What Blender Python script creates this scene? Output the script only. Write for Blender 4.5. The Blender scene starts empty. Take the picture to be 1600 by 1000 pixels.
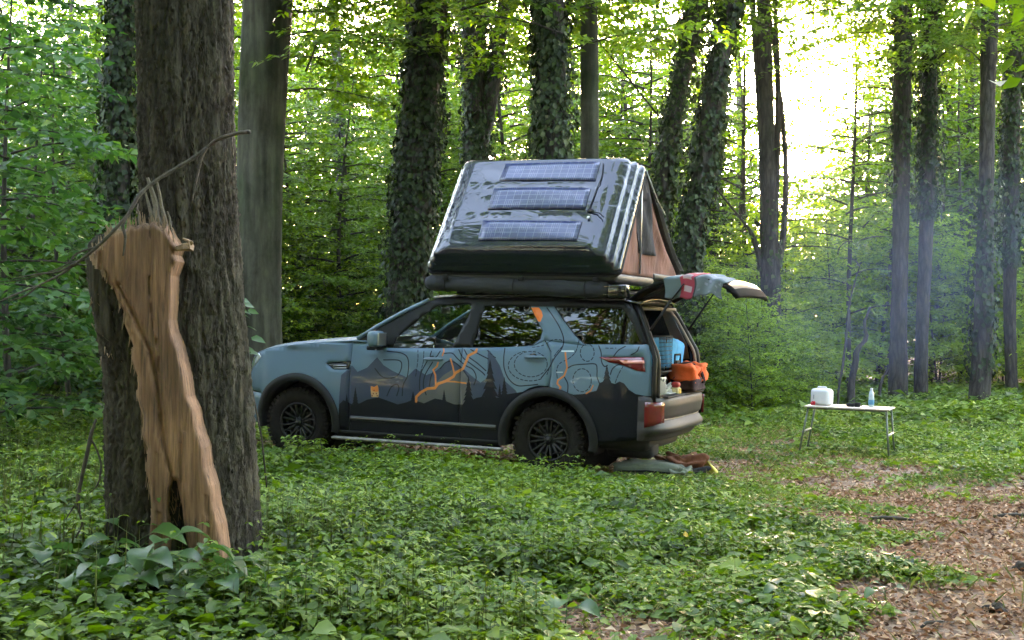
import bpy, bmesh, math, random
import numpy as np
from mathutils import Vector, Matrix
from mathutils.geometry import delaunay_2d_cdt
random.seed(7); rng = np.random.default_rng(7)
sc = bpy.context.scene; col = sc.collection
PI = math.pi
# ------------------------------------------------------------------ camera, sky, sun, exposure
EYE = 1.53
cam_d = bpy.data.cameras.new('camera'); cam = bpy.data.objects.new('camera', cam_d); col.objects.link(cam)
cam.location = (0, 0, EYE); cam.rotation_euler = (PI/2, 0, 0)
cam_d.lens = 45; cam_d.sensor_width = 36; cam_d.shift_y = 10/1600; cam_d.clip_end = 2000; cam_d.clip_start = .1
sc.camera = cam
SUN_EL, SUN_AZ = 8.0, 13.0
w = bpy.data.worlds.new('World'); sc.world = w; w.use_nodes = True
nt = w.node_tree
sky = nt.nodes.new('ShaderNodeTexSky'); sky.sky_type = 'NISHITA'; sky.sun_disc = False
sky.sun_elevation = math.radians(SUN_EL); sky.sun_rotation = math.radians(SUN_AZ)
sky.air_density = 1.0; sky.dust_density = 1.5; sky.ozone_density = 1.0
nt.nodes['Background'].inputs['Strength'].default_value = .15
nt.links.new(sky.outputs[0], nt.nodes['Background'].inputs[0])
sd = bpy.data.lights.new('sun', 'SUN'); sd.energy = 2.6; sd.angle = math.radians(.6); sd.color = (1, .88, .76)
so = bpy.data.objects.new('sun', sd); col.objects.link(so)
e, a = math.radians(SUN_EL), math.radians(SUN_AZ)
so.rotation_euler = Vector((-math.sin(a)*math.cos(e), -math.cos(a)*math.cos(e), -math.sin(e))).to_track_quat('-Z', 'Y').to_euler()
sc.view_settings.view_transform = 'Standard'; sc.view_settings.look = 'None'
sc.view_settings.exposure = 5.55; sc.view_settings.use_white_balance = True; sc.view_settings.white_balance_temperature = 7450; sc.view_settings.white_balance_tint = 22; sc.view_settings.gamma = 1
cy = sc.cycles
cy.max_bounces = 8; cy.diffuse_bounces = 4; cy.glossy_bounces = 3; cy.transmission_bounces = 6; cy.transparent_max_bounces = 12
cy.volume_bounces = 1; cy.caustics_reflective = False; cy.caustics_refractive = False; cy.sample_clamp_indirect = 6
cy.use_denoising = True

# ------------------------------------------------------------------ helpers
def P(px, py, D):
    return Vector(((px-800)*D/2000, D, EYE-(py-510)*D/2000))
def smooth(t): t = np.clip(t, 0, 1); return t*t*(3-2*t)
def ground_z(x, y):
    x = np.asarray(x, float); y = np.asarray(y, float)
    z = .10*smooth((.5-x)/3.0)*smooth((y-10)/2.5)
    k = smooth((np.hypot((x+.8)/4.2, (y-14.3)/2.6)-.8)/.5)
    n = .5*np.sin(x*1.1+1.3*np.sin(y*.6))+.3*np.sin(y*1.7+x*.8)+.2*np.sin(x*3.1-y*2.3)
    z = z+.035*n*k
    z = z+.012*np.clip(y-26, 0, 60)
    return z
def gz(x, y): return float(ground_z(x, y))
def tag(o, label=None, cat=None, group=None, kind=None):
    if label: o['label'] = label
    if cat: o['category'] = cat
    if group: o['group'] = group
    if kind: o['kind'] = kind
    return o
def empty(name, loc=(0, 0, 0), rot=(0, 0, 0)):
    o = bpy.data.objects.new(name, None); col.objects.link(o); o.location = loc; o.rotation_euler = rot
    o.empty_display_size = .1; return o
def link_mesh(name, me, mats=(), parent=None):
    for m in (mats if isinstance(mats, (list, tuple)) else [mats]): me.materials.append(m)
    o = bpy.data.objects.new(name, me); col.objects.link(o)
    if parent is not None: o.parent = parent
    return o
def inst(name, me, parent=None, loc=(0, 0, 0), rot=(0, 0, 0), scale=(1, 1, 1)):
    o = bpy.data.objects.new(name, me); col.objects.link(o)
    if parent is not None: o.parent = parent
    o.location = loc; o.rotation_euler = rot; o.scale = scale
    return o
def shade(me, on=True):
    me.polygons.foreach_set('use_smooth', np.full(len(me.polygons), on, bool))
class MB:
    """collects shapes into one mesh"""
    def __init__(s): s.v = []; s.f = []; s.mi = []; s.sm = []
    def add(s, V, F, mi=0, sm=False):
        b = len(s.v); s.v += [tuple(p) for p in V]; s.f += [tuple(i+b for i in f) for f in F]
        s.mi += [mi]*len(F); s.sm += [sm]*len(F); return s
    def box(s, c, size, rot=None, r=0, mi=0, seg=2):
        bm = bmesh.new(); bmesh.ops.create_cube(bm, size=1)
        for v in bm.verts: v.co = Vector((v.co.x*size[0], v.co.y*size[1], v.co.z*size[2]))
        if r: bmesh.ops.bevel(bm, geom=bm.edges[:]+bm.verts[:], offset=r, segments=seg, profile=.5, affect='EDGES', clamp_overlap=True)
        R = rot if rot is not None else Matrix.Identity(3)
        V = [R @ v.co+Vector(c) for v in bm.verts]; F = [[v.index for v in f.verts] for f in bm.faces]
        bm.free(); return s.add(V, F, mi, bool(r))
    def grid(s, fn, us, vs, mi=0, sm=True, flip=False):
        V = [fn(u, v) for u in us for v in vs]; n = len(vs)
        F = [(i*n+j, i*n+j+1, (i+1)*n+j+1, (i+1)*n+j) for i in range(len(us)-1) for j in range(n-1)]
        if flip: F = [f[::-1] for f in F]
        return s.add(V, F, mi, sm)
    def tube(s, pts, rad, n=8, mi=0, sm=True, cap=True):
        V, F = tube_vf(pts, rad, n, cap); return s.add(V, F, mi, sm)
    def lathe(s, prof, n=24, mi=0, sm=True, axis=2, c=(0, 0, 0)):
        V = []; F = []; m = len(prof)
        for i in range(n):
            a = 2*PI*i/n
            for r, z in prof:
                p = [r*math.cos(a), r*math.sin(a), z]
                if axis == 1: p = [p[0], p[2], -p[1]]
                V.append((p[0]+c[0], p[1]+c[1], p[2]+c[2]))
        for i in range(n):
            for j in range(m-1):
                F.append((i*m+j, ((i+1) % n)*m+j, ((i+1) % n)*m+j+1, i*m+j+1))
        return s.add(V, F, mi, sm)
    def build(s, name, mats, parent=None, solid=0):
        me = bpy.data.meshes.new(name); me.from_pydata(s.v, [], s.f)
        me.polygons.foreach_set('material_index', s.mi); me.polygons.foreach_set('use_smooth', s.sm); me.update()
        o = link_mesh(name, me, mats, parent)
        if solid:
            m = o.modifiers.new('s', 'SOLIDIFY'); m.thickness = solid; m.offset = -1
        return o
def tube_vf(pts, rad, n=8, cap=True):
    pts = [Vector(p) for p in pts]; V = []; F = []
    if not hasattr(rad, '__len__'): rad = [rad]*len(pts)
    up = Vector((0, 0, 1)); prev = None
    for i, p in enumerate(pts):
        d = (pts[min(i+1, len(pts)-1)]-pts[max(i-1, 0)]).normalized()
        if prev is None:
            a = d.cross(up if abs(d.z) < .9 else Vector((1, 0, 0))).normalized()
        else:
            a = (prev-d*prev.dot(d)).normalized()
        prev = a; b = d.cross(a)
        for k in range(n):
            t = 2*PI*k/n; V.append(p+(a*math.cos(t)+b*math.sin(t))*rad[i])
    for i in range(len(pts)-1):
        for k in range(n):
            F.append((i*n+k, i*n+(k+1) % n, (i+1)*n+(k+1) % n, (i+1)*n+k))
    if cap: F.append(tuple(range(n-1, -1, -1))); F.append(tuple((len(pts)-1)*n+k for k in range(n)))
    return V, F
def spline(pts, m=6):
    """Catmull-Rom through points of any dimension"""
    p = [np.array(q, float) for q in pts]; p = [2*p[0]-p[1]]+p+[2*p[-1]-p[-2]]; out = []
    for i in range(1, len(p)-2):
        for t in np.linspace(0, 1, m, endpoint=False):
            out.append(.5*((2*p[i])+(-p[i-1]+p[i+1])*t+(2*p[i-1]-5*p[i]+4*p[i+1]-p[i+2])*t*t+(-p[i-1]+3*p[i]-3*p[i+1]+p[i+2])*t**3))
    out.append(p[-2]); return np.array(out)
def np_mesh(name, V, F, tint=None, smooth_=False):
    """V (n,3), F (m,k) with constant k"""
    me = bpy.data.meshes.new(name); V = np.ascontiguousarray(V, np.float32); F = np.ascontiguousarray(F, np.int32)
    m, k = F.shape
    me.vertices.add(len(V)); me.vertices.foreach_set('co', V.ravel())
    me.loops.add(m*k); me.loops.foreach_set('vertex_index', F.ravel())
    me.polygons.add(m); me.polygons.foreach_set('loop_start', np.arange(0, m*k, k, dtype=np.int32))
    if tint is not None:
        at = me.attributes.new('tint', 'FLOAT', 'POINT'); at.data.foreach_set('value', np.asarray(tint, np.float32))
    me.update(calc_edges=True)
    if smooth_: shade(me)
    return me
# ------------------------------------------------------------------ materials
def new_mat(name):
    m = bpy.data.materials.new(name); m.use_nodes = True; n = m.node_tree
    return m, n, n.nodes['Principled BSDF'], n.nodes['Material Output']
def N(n, t, **kw):
    x = n.nodes.new(t)
    for k, v in kw.items():
        if k in x.inputs: x.inputs[k].default_value = v
        else: setattr(x, k, v)
    return x
def ramp(n, fac, stops):
    r = n.nodes.new('ShaderNodeValToRGB'); e = r.color_ramp.elements
    while len(e) < len(stops): e.new(.5)
    for i, (p, c) in enumerate(stops): e[i].position = p; e[i].color = (*c, 1)
    n.links.new(fac, r.inputs[0]); return r.outputs[0]
def coords(n, kind='Object', scale=(1, 1, 1)):
    t = n.nodes.new('ShaderNodeTexCoord'); m = n.nodes.new('ShaderNodeMapping'); m.inputs['Scale'].default_value = scale
    n.links.new(t.outputs[kind], m.inputs[0]); return m.outputs[0]
def bump(n, h, strength, dist, bs):
    b = n.nodes.new('ShaderNodeBump'); b.inputs['Strength'].default_value = strength; b.inputs['Distance'].default_value = dist
    n.links.new(h, b.inputs['Height']); n.links.new(b.outputs[0], bs.inputs['Normal']); return b
def plain(name, c, rough=.5, metal=0, coat=0, var=.15, vs=8, bmp=0, spec=.5):
    m, n, b, o = new_mat(name)
    t = N(n, 'ShaderNodeTexNoise', Scale=vs, Detail=5.0); n.links.new(coords(n), t.inputs['Vector'])
    lo = tuple(x*(1-var) for x in c); hi = tuple(min(1, x*(1+var)) for x in c)
    n.links.new(ramp(n, t.outputs[0], [(.3, lo), (.7, hi)]), b.inputs['Base Color'])
    b.inputs['Roughness'].default_value = rough; b.inputs['Metallic'].default_value = metal; b.inputs['Coat Weight'].default_value = coat
    b.inputs['Coat Roughness'].default_value = .04; b.inputs['Specular IOR Level'].default_value = spec
    if bmp:
        t2 = N(n, 'ShaderNodeTexNoise', Scale=vs*6, Detail=4.0); n.links.new(coords(n), t2.inputs['Vector']); bump(n, t2.outputs[0], bmp, .02, b)
    return m
def leaf_mat(name, stops, trans=.45, rough=.45, spec=.35, big=.25):
    """leaves: reflect and let light through; colour by a per-leaf value plus a per-object value"""
    m, n, b, o = new_mat(name)
    at = N(n, 'ShaderNodeAttribute', attribute_name='tint'); oi = n.nodes.new('ShaderNodeObjectInfo')
    ns = N(n, 'ShaderNodeTexNoise', Scale=.9, Detail=2.0); n.links.new(coords(n), ns.inputs['Vector'])
    ma = N(n, 'ShaderNodeMath', operation='MULTIPLY_ADD'); n.links.new(oi.outputs['Random'], ma.inputs[0]); ma.inputs[1].default_value = big; n.links.new(at.outputs['Fac'], ma.inputs[2])
    mb = N(n, 'ShaderNodeMath', operation='MULTIPLY_ADD'); n.links.new(ns.outputs[0], mb.inputs[0]); mb.inputs[1].default_value = .5; n.links.new(ma.outputs[0], mb.inputs[2])
    mc = N(n, 'ShaderNodeMath', operation='SUBTRACT'); n.links.new(mb.outputs[0], mc.inputs[0]); mc.inputs[1].default_value = .25+big/2
    c = ramp(n, mc.outputs[0], stops)
    n.links.new(c, b.inputs['Base Color']); b.inputs['Roughness'].default_value = rough; b.inputs['Specular IOR Level'].default_value = spec
    hs = N(n, 'ShaderNodeHueSaturation'); hs.inputs['Saturation'].default_value = 1.15; hs.inputs['Value'].default_value = 1.3; hs.inputs['Hue'].default_value = .496
    n.links.new(c, hs.inputs['Color'])
    tr = n.nodes.new('ShaderNodeBsdfTranslucent'); n.links.new(hs.outputs[0], tr.inputs[0])
    mx = n.nodes.new('ShaderNodeMixShader'); mx.inputs[0].default_value = trans
    n.links.new(b.outputs[0], mx.inputs[1]); n.links.new(tr.outputs[0], mx.inputs[2]); n.links.new(mx.outputs[0], o.inputs[0])
    return m
def glass_mat(name, tint, rough=.01):
    m, n, b, o = new_mat(name); n.nodes.remove(b)
    t = n.nodes.new('ShaderNodeBsdfTransparent'); t.inputs[0].default_value = (*tint, 1)
    g = n.nodes.new('ShaderNodeBsdfGlossy'); g.inputs['Roughness'].default_value = rough
    f = N(n, 'ShaderNodeFresnel', IOR=1.5); x = n.nodes.new('ShaderNodeMixShader')
    n.links.new(f.outputs[0], x.inputs[0]); n.links.new(t.outputs[0], x.inputs[1]); n.links.new(g.outputs[0], x.inputs[2]); n.links.new(x.outputs[0], o.inputs[0])
    return m
GREEN = [(0, (.028, .056, .010)), (.35, (.056, .118, .017)), (.65, (.100, .190, .026)), (1, (.18, .27, .042))]
mLeaf = leaf_mat('beech_leaf', GREEN, .45)
mLeafFar = leaf_mat('far_leaf', [(0, (.035, .07, .02)), (.5, (.07, .13, .03)), (1, (.13, .2, .05))], .5)
mLeafBroad = leaf_mat('broad_leaf', [(0, (.012, .04, .014)), (.4, (.03, .085, .024)), (.7, (.055, .135, .03)), (1, (.10, .19, .04))], .45)
mIvy = leaf_mat('ivy_leaf', [(0, (.007, .014, .004)), (.45, (.018, .036, .009)), (.8, (.042, .068, .018)), (1, (.11, .12, .06))], .15, .5, .25)
mLeafLit = leaf_mat('lit_leaf', [(0, (.06, .11, .018)), (.4, (.14, .24, .03)), (.7, (.23, .36, .05)), (1, (.34, .45, .09))], .6)  # paler copy of the beech leaf; missing light put into its colour
mCover = leaf_mat('cover_leaf', [(0, (.028, .052, .010)), (.3, (.058, .115, .017)), (.6, (.115, .195, .027)), (1, (.23, .30, .055))], .4, .5, .3, 0)
mPlant = leaf_mat('plant_leaf', [(0, (.022, .052, .016)), (.5, (.042, .10, .026)), (1, (.09, .18, .038))], .35, .4, .4, .5)
mLitter = leaf_mat('litter_leaf', [(0, (.07, .036, .022)), (.4, (.25, .135, .080)), (.7, (.42, .25, .155)), (1, (.58, .42, .28))], .15, .7, .2, 0)
mGrass = leaf_mat('grass_blade', [(0, (.06, .09, .02)), (.5, (.15, .17, .05)), (1, (.34, .27, .13))], .4, .5, .3, 0)
def bark(name, c1, c2, c3, sc_=(9, 9, 1.6), strength=.9, dist=.03, moss=0.0):
    m, n, b, o = new_mat(name); v = coords(n, 'Object', sc_)
    nz = N(n, 'ShaderNodeTexNoise', Scale=1.4, Detail=8.0, Roughness=.65); n.links.new(v, nz.inputs['Vector'])
    mixv = N(n, 'ShaderNodeVectorMath', operation='MULTIPLY_ADD'); n.links.new(nz.outputs['Color'], mixv.inputs[0]); mixv.inputs[1].default_value = (.9, .9, .9); n.links.new(v, mixv.inputs[2])
    vo = N(n, 'ShaderNodeTexVoronoi', Scale=1.7, feature='DISTANCE_TO_EDGE'); n.links.new(mixv.outputs[0], vo.inputs['Vector'])
    h = N(n, 'ShaderNodeMath', operation='MULTIPLY_ADD'); n.links.new(vo.outputs[0], h.inputs[0]); h.inputs[1].default_value = 1.6; n.links.new(nz.outputs[0], h.inputs[2])
    c = ramp(n, h.outputs[0], [(.3, c1), (.6, c2), (.95, c3)])
    n2 = N(n, 'ShaderNodeTexNoise', Scale=1.3, Detail=4.0); n.links.new(coords(n, 'Object', (1, 1, .5)), n2.inputs['Vector'])
    mr = ramp(n, n2.outputs[0], [(.48, (0, 0, 0)), (.68, (1, 1, 1))])
    mx = N(n, 'ShaderNodeMix', data_type='RGBA'); mm = N(n, 'ShaderNodeMath', operation='MULTIPLY'); n.links.new(mr, mm.inputs[0]); mm.inputs[1].default_value = moss
    n.links.new(mm.outputs[0], mx.inputs[0]); n.links.new(c, mx.inputs[6]); mx.inputs[7].default_value = (.03, .045, .018, 1)
    n.links.new(mx.outputs[2], b.inputs['Base Color']); b.inputs['Roughness'].default_value = .9; b.inputs['Specular IOR Level'].default_value = .2
    if 'smooth' in name:
        s2 = N(n, 'ShaderNodeTexNoise', Scale=4.0, Detail=9.0, Roughness=.7); n.links.new(coords(n, 'Object', (1, 1, .6)), s2.inputs['Vector'])
        st_ = N(n, 'ShaderNodeTexNoise', Scale=2.0, Detail=3.0); n.links.new(coords(n, 'Object', (3, 3, .15)), st_.inputs['Vector'])
        ad = N(n, 'ShaderNodeMath', operation='MULTIPLY'); n.links.new(s2.outputs[0], ad.inputs[0]); n.links.new(st_.outputs[0], ad.inputs[1])
        m3 = N(n, 'ShaderNodeMix', data_type='RGBA', blend_type='MULTIPLY'); m3.inputs[0].default_value = 1; n.links.new(mx.outputs[2], m3.inputs[6]); n.links.new(ramp(n, ad.outputs[0], [(.15, (.45, .45, .42)), (.27, (1, 1, 1)), (.4, (1.35, 1.35, 1.3))]), m3.inputs[7]); n.links.new(m3.outputs[2], b.inputs['Base Color'])
        bump(n, s2.outputs[0], .5, .02, b); return m
    bump(n, h.outputs[0], strength, dist, b); return m
mBark = bark('rough_bark', (.014, .012, .010), (.042, .036, .029), (.085, .075, .060), (7, 7, 1.5), 1.0, .03, .35)
mBarkDark = bark('dark_bark', (.014, .012, .011), (.036, .030, .027), (.065, .055, .048), (8, 8, 1.6), .9, .02, .3)
mBeech = bark('smooth_grey_bark', (.026, .025, .018), (.046, .044, .032), (.075, .072, .054), (2.2, 2.2, .35), .15, .01, .8)
mTwig = plain('twig_bark', (.045, .036, .028), .85, var=.3, vs=20)
mDead = plain('dead_wood', (.15, .125, .10), .85, var=.35, vs=14, bmp=.5)

# ------------------------------------------------------------------ leaf builders
def unit(a): return a/np.maximum(np.linalg.norm(a, axis=-1, keepdims=True), 1e-9)
def leaves(Pb, d, nrm, L, W, fold=.25, fine=False):
    """one folded leaf per row; returns verts and triangles"""
    d = unit(d); s = unit(np.cross(d, nrm)); nn = np.cross(s, d); L = np.asarray(L)[:, None]; W = np.asarray(W)[:, None]
    k = len(Pb)
    if not fine:
        v = np.stack([Pb, Pb+d*L*.45+s*W*.5+nn*W*fold*.5, Pb+d*L-nn*L*.12, Pb+d*L*.45-s*W*.5+nn*W*fold*.5], 1)
        F = np.array([[0, 1, 2], [0, 2, 3]])
    else:
        u = nn*W*fold
        v = np.stack([Pb, Pb+d*L*.22+s*W*.46+u*.45, Pb+d*L*.6+s*W*.38+u*.3-nn*L*.04, Pb+d*L-nn*L*.16,
                      Pb+d*L*.6-s*W*.38+u*.3-nn*L*.04, Pb+d*L*.22-s*W*.46+u*.45, Pb+d*L*.5-nn*L*.02], 1)
        F = np.array([[0, 1, 6], [1, 2, 6], [2, 3, 6], [3, 4, 6], [4, 5, 6], [5, 0, 6]])
    m = v.shape[1]
    T = (F[None]+np.arange(k)[:, None, None]*m).reshape(-1, 3)
    return v.reshape(-1, 3), T, m
def leaf_mesh(name, Pb, d, nrm, L, W, tint, mat, fold=.25, fine=False):
    V, T, m = leaves(Pb, d, nrm, L, W, fold, fine)
    me = np_mesh(name, V, T, np.repeat(tint, m)); me.materials.append(mat); return me
def tree_meshes(name, seed, z0, z1, R, nlimb, leafL, mat, per_m=15, topR=.35, twig_every=.16, rise=.35, stem_r=.05, fan=1.0):
    """stem + limbs (one mesh) and crown of leaves set along level sprays (another)"""
    r = np.random.default_rng(seed); tv = MB()
    lean = r.normal(0, .04, 2)
    def stem(z): return np.array([lean[0]*z+.12*math.sin(z*.6+seed), lean[1]*z+.1*math.cos(z*.5+seed), z])
    zs = np.linspace(-.3, z1*.97, 12)
    tv.tube([stem(z) for z in zs], [max(.012, stem_r*(1-.85*max(z, 0)/z1)) for z in zs], 8)
    PB = []; DD = []; NN = []; LL = []; TT = []
    for i in range(nlimb):
        t = (i+r.uniform(0, 1))/nlimb; z = z0+(z1-z0)*t
        prof = (1-(1-topR)*t**1.6)*(.55+.45*min(1, t*4+.3)); ln = R*prof*r.uniform(.65, 1.1); an = i*2.4+r.uniform(-.5, .5)
        b0 = stem(z); hd = np.array([math.cos(an), math.sin(an), 0]); ts = np.linspace(0, 1, 7)
        path = np.array([b0+hd*ln*q+np.array([0, 0, ln*(rise*q-.35*q*q)])+np.array([-hd[1], hd[0], 0])*.12*ln*math.sin(q*3+i) for q in ts])
        tv.tube(path, [max(.004, stem_r*.38*(1-.85*q)*(.5+.5*ln/R)) for q in ts], 4, cap=False)
        nt_ = max(3, int(ln/twig_every)); tl = r.uniform(0, 1, 1)[0]*.3-.05
        for j in range(nt_):
            q = .18+.82*(j+r.uniform(0, 1))/nt_; k = min(5, int(q*6)); f = q*6-k
            p0 = path[k]*(1-f)+path[min(6, k+1)]*f
            sg = 1 if j % 2 else -1; aa = an+sg*r.uniform(.5, 1.2)*fan; tlen = ln*r.uniform(.18, .42)*(1.15-.6*q)+.12
            td = np.array([math.cos(aa), math.sin(aa), r.uniform(-.3, .22)])
            m = max(3, int(tlen*per_m*2))
            s_ = np.sort(r.uniform(.05, 1, m)); side = np.where(np.arange(m) % 2, 1., -1.)
            pp = p0+td*tlen*s_[:, None]+np.array([0, 0, -.18*tlen])*(s_**2)[:, None]+r.normal(0, .02, (m, 3))
            perp = np.array([-td[1], td[0], 0])
            dd = td*.6+perp*side[:, None]*.8+r.normal(0, .3, (m, 3))+np.array([0, 0, -.15])
            nn = np.array([0, 0, 1.])+r.normal(0, .38, (m, 3))+td*.15
            PB.append(pp); DD.append(dd); NN.append(nn); LL.append(leafL*r.uniform(.65, 1.25, m)); TT.append(np.clip(.45+tl+r.normal(0, .16, m), 0, 1))
    PB = np.vstack(PB); LL = np.concatenate(LL)
    cm = leaf_mesh(name+'_crown', PB, np.vstack(DD), np.vstack(NN), LL, LL*r.uniform(.5, .68, len(LL)), np.concatenate(TT), mat)
    me = bpy.data.meshes.new(name+'_trunk'); me.from_pydata(tv.v, [], tv.f); shade(me); me.materials.append(mBarkDark)
    return me, cm
V_LIT = [tree_meshes('lime', 70+i, .05, 4.2, 2.0, 60, .10, mLeafLit, 15, .4, .13, .45, .03) for i in range(3)]
V_SHRUB = [tree_meshes('shrub', 10+i, .05, 3.3, 1.7, 60, .10, mLeaf, 19, .35, .115, .45, .03) for i in range(3)]
V_YOUNG = [tree_meshes('young', 20+i, 1.0, 7.8, 2.5, 66, .105, mLeaf, 17, .3, .13, .3, .07) for i in range(4)]
V_TALL = [tree_meshes('tall', 30+i, 2.6, 13.0, 3.6, 72, .14, mLeaf, 12, .4, .17, .3, .13) for i in range(3)]
V_THIN = [tree_meshes('thin', 40+i, 1.6, 9.5, 2.6, 40, .10, mLeaf, 10, .4, .2, .35, .06) for i in range(3)]
V_BROAD = [tree_meshes('broad', 50+i, .4, 5.6, 2.1, 46, .14, mLeafBroad, 12, .4, .13, .3, .05) for i in range(2)]
V_BOUGH = [tree_meshes('bough', 60+i, -2.8, 4.5, 3.6, 54, .11, mLeaf, 12, .5, .16, .3, .05) for i in range(2)]
for vs in (V_SHRUB, V_YOUNG, V_TALL, V_THIN, V_BROAD, V_BOUGH): print('TRIS', [len(c.polygons) for t, c in vs])

# ------------------------------------------------------------------ ground
def ground():
    xs = np.concatenate([[-160, -80, -45], np.linspace(-26, 26, 261), [45, 80, 160]])
    ys = np.concatenate([[-160, -80, -30, -8], np.linspace(0, 46, 231), [55, 70, 100, 160]])
    X, Y = np.meshgrid(xs, ys); Z = ground_z(X, Y)
    n = len(xs); V = np.stack([X, Y, Z], -1).reshape(-1, 3)
    i = np.arange(len(ys)-1)[:, None]*n+np.arange(n-1)[None]; F = np.stack([i, i+1, i+n+1, i+n], -1).reshape(-1, 4)
    me = np_mesh('ground', V, F, smooth_=True)
    m, nn, b, o = new_mat('forest_soil'); v = coords(nn, 'Object')
    a = N(nn, 'ShaderNodeTexNoise', Scale=22.0, Detail=8.0, Roughness=.7); c = N(nn, 'ShaderNodeTexNoise', Scale=1.1, Detail=4.0)
    vo = N(nn, 'ShaderNodeTexVoronoi', Scale=30.0)
    for q in (a, c, vo): nn.links.new(v, q.inputs['Vector'])
    k1 = ramp(nn, a.outputs[0], [(.3, (.05, .030, .020)), (.5, (.20, .118, .075)), (.72, (.38, .25, .165))])
    k2 = ramp(nn, vo.outputs['Color'], [(.2, (.08, .05, .035)), (.6, (.26, .165, .12)), (.9, (.42, .31, .23))])
    mx = N(nn, 'ShaderNodeMix', data_type='RGBA'); nn.links.new(ramp(nn, c.outputs[0], [(.4, (.3, .3, .3)), (.6, (.7, .7, .7))]), mx.inputs[0])
    nn.links.new(k1, mx.inputs[6]); nn.links.new(k2, mx.inputs[7]); nn.links.new(mx.outputs[2], b.inputs['Base Color'])
    b.inputs['Roughness'].default_value = .95; bump(nn, a.outputs[0], .8, .03, b)
    o = link_mesh('ground', me, m); tag(o, kind='structure')
ground()
# how much low green grows where (control points read off the view, as places on the ground)
CTRL = [(0, 700, 1, .30), (0, 900, 1, .32), (150, 990, 1, .30), (250, 760, 1, .3), (450, 760, 1, .18), (460, 735, .8, .12), (415, 728, .6, .1), (450, 900, 1, .28), (600, 990, .95, .24), (600, 850, 1, .22), (700, 780, 1, .2),
        (520, 725, 1, .2), (640, 712, .35, .06), (720, 705, .08, .05), (700, 745, .95, .2), (760, 745, .9, .16), (850, 775, .95, .16), (850, 900, .95, .2), (780, 990, .9, .2), (925, 975, .30, .08), (950, 990, .2, .06), (985, 930, .45, .08), (1010, 985, .15, .08),
        (1000, 800, .9, .14), (1100, 780, .5, .08), (1120, 880, .9, .14), (1130, 970, .45, .1), (1080, 910, .6, .1), (1230, 930, .85, .13), (1300, 980, .6, .12), (1320, 900, .5, .1), (1375, 990, .03, .04), (1350, 940, .2, .06),
        (1400, 880, .03, .04), (1500, 880, .0, .03), (1500, 960, .0, .03), (1590, 960, .02, .03), (1600, 800, .02, .04), (1460, 820, .06, .04), (1520, 780, .12, .05), (1330, 815, .1, .04), (1260, 800, .35, .06), (1160, 750, .2, .05), (1180, 830, .75, .12), (1400, 790, .15, .05), (1280, 860, .5, .08),
        (1100, 700, .38, .06), (1180, 690, .40, .06), (1260, 705, .42, .07), (1330, 730, .25, .06), (1500, 735, .5, .1), (1590, 715, .85, .14), (1420, 685, .7, .12), (1250, 655, .8, .2), (1150, 650, .5, .16), (1550, 650, 1, .25), (1220, 740, .2, .05), (1400, 740, .2, .05),
        (1480, 700, .8, .14), (440, 712, .3, .1), (380, 700, .6, .15), (300, 640, 1, .3), (600, 640, 1, .3), (900, 640, .8, .3), (700, 680, .2, .05), (900, 745, .2, .06), (980, 755, .55, .08), (1060, 750, .4, .07)]
cp = []
for px, py, c, h in CTRL:
    D = 2000*EYE/(py-510); cp.append(((px-800)*D/2000, D, c, h))
cp = np.array(cp)
def cover(x, y):
    d2 = ((x[:, None]-cp[None, :, 0])**2+(y[:, None]-cp[None, :, 1])**2)/(.06*y[:, None])**2+.02
    wt = 1/d2**2.6; wt /= wt.sum(1, keepdims=True)
    n = .16*np.sin(x*3.1+2*np.sin(y*1.7))+.12*np.sin(y*4.3+x*2.2+1)+.1*np.sin(x*8.7-y*6.1)
    c = wt@cp[:, 2]; return np.clip((c+n*(4*c*(1-c)+.05))*1.16-.13, 0, 1), wt@cp[:, 3]
NT = (-1.83, 7.3)   # near tree foot
def scatter(n, y0, y1, pad=.14):
    y = np.sqrt(rng.uniform(y0*y0, y1*y1, n)); x = rng.uniform(-.4-pad, .4+pad, n)*y; return x, y
def in_car(x, y, grow=0):
    # footprint of the car body
    ca, sa = math.cos(math.radians(22)), math.sin(math.radians(22)); dx, dy = x-.706, y-13.785
    u = dx*ca-dy*sa; v = dx*sa+dy*ca
    return (u > -3.6-grow) & (u < 1.0+grow) & (abs(v) < .95+grow)
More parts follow.
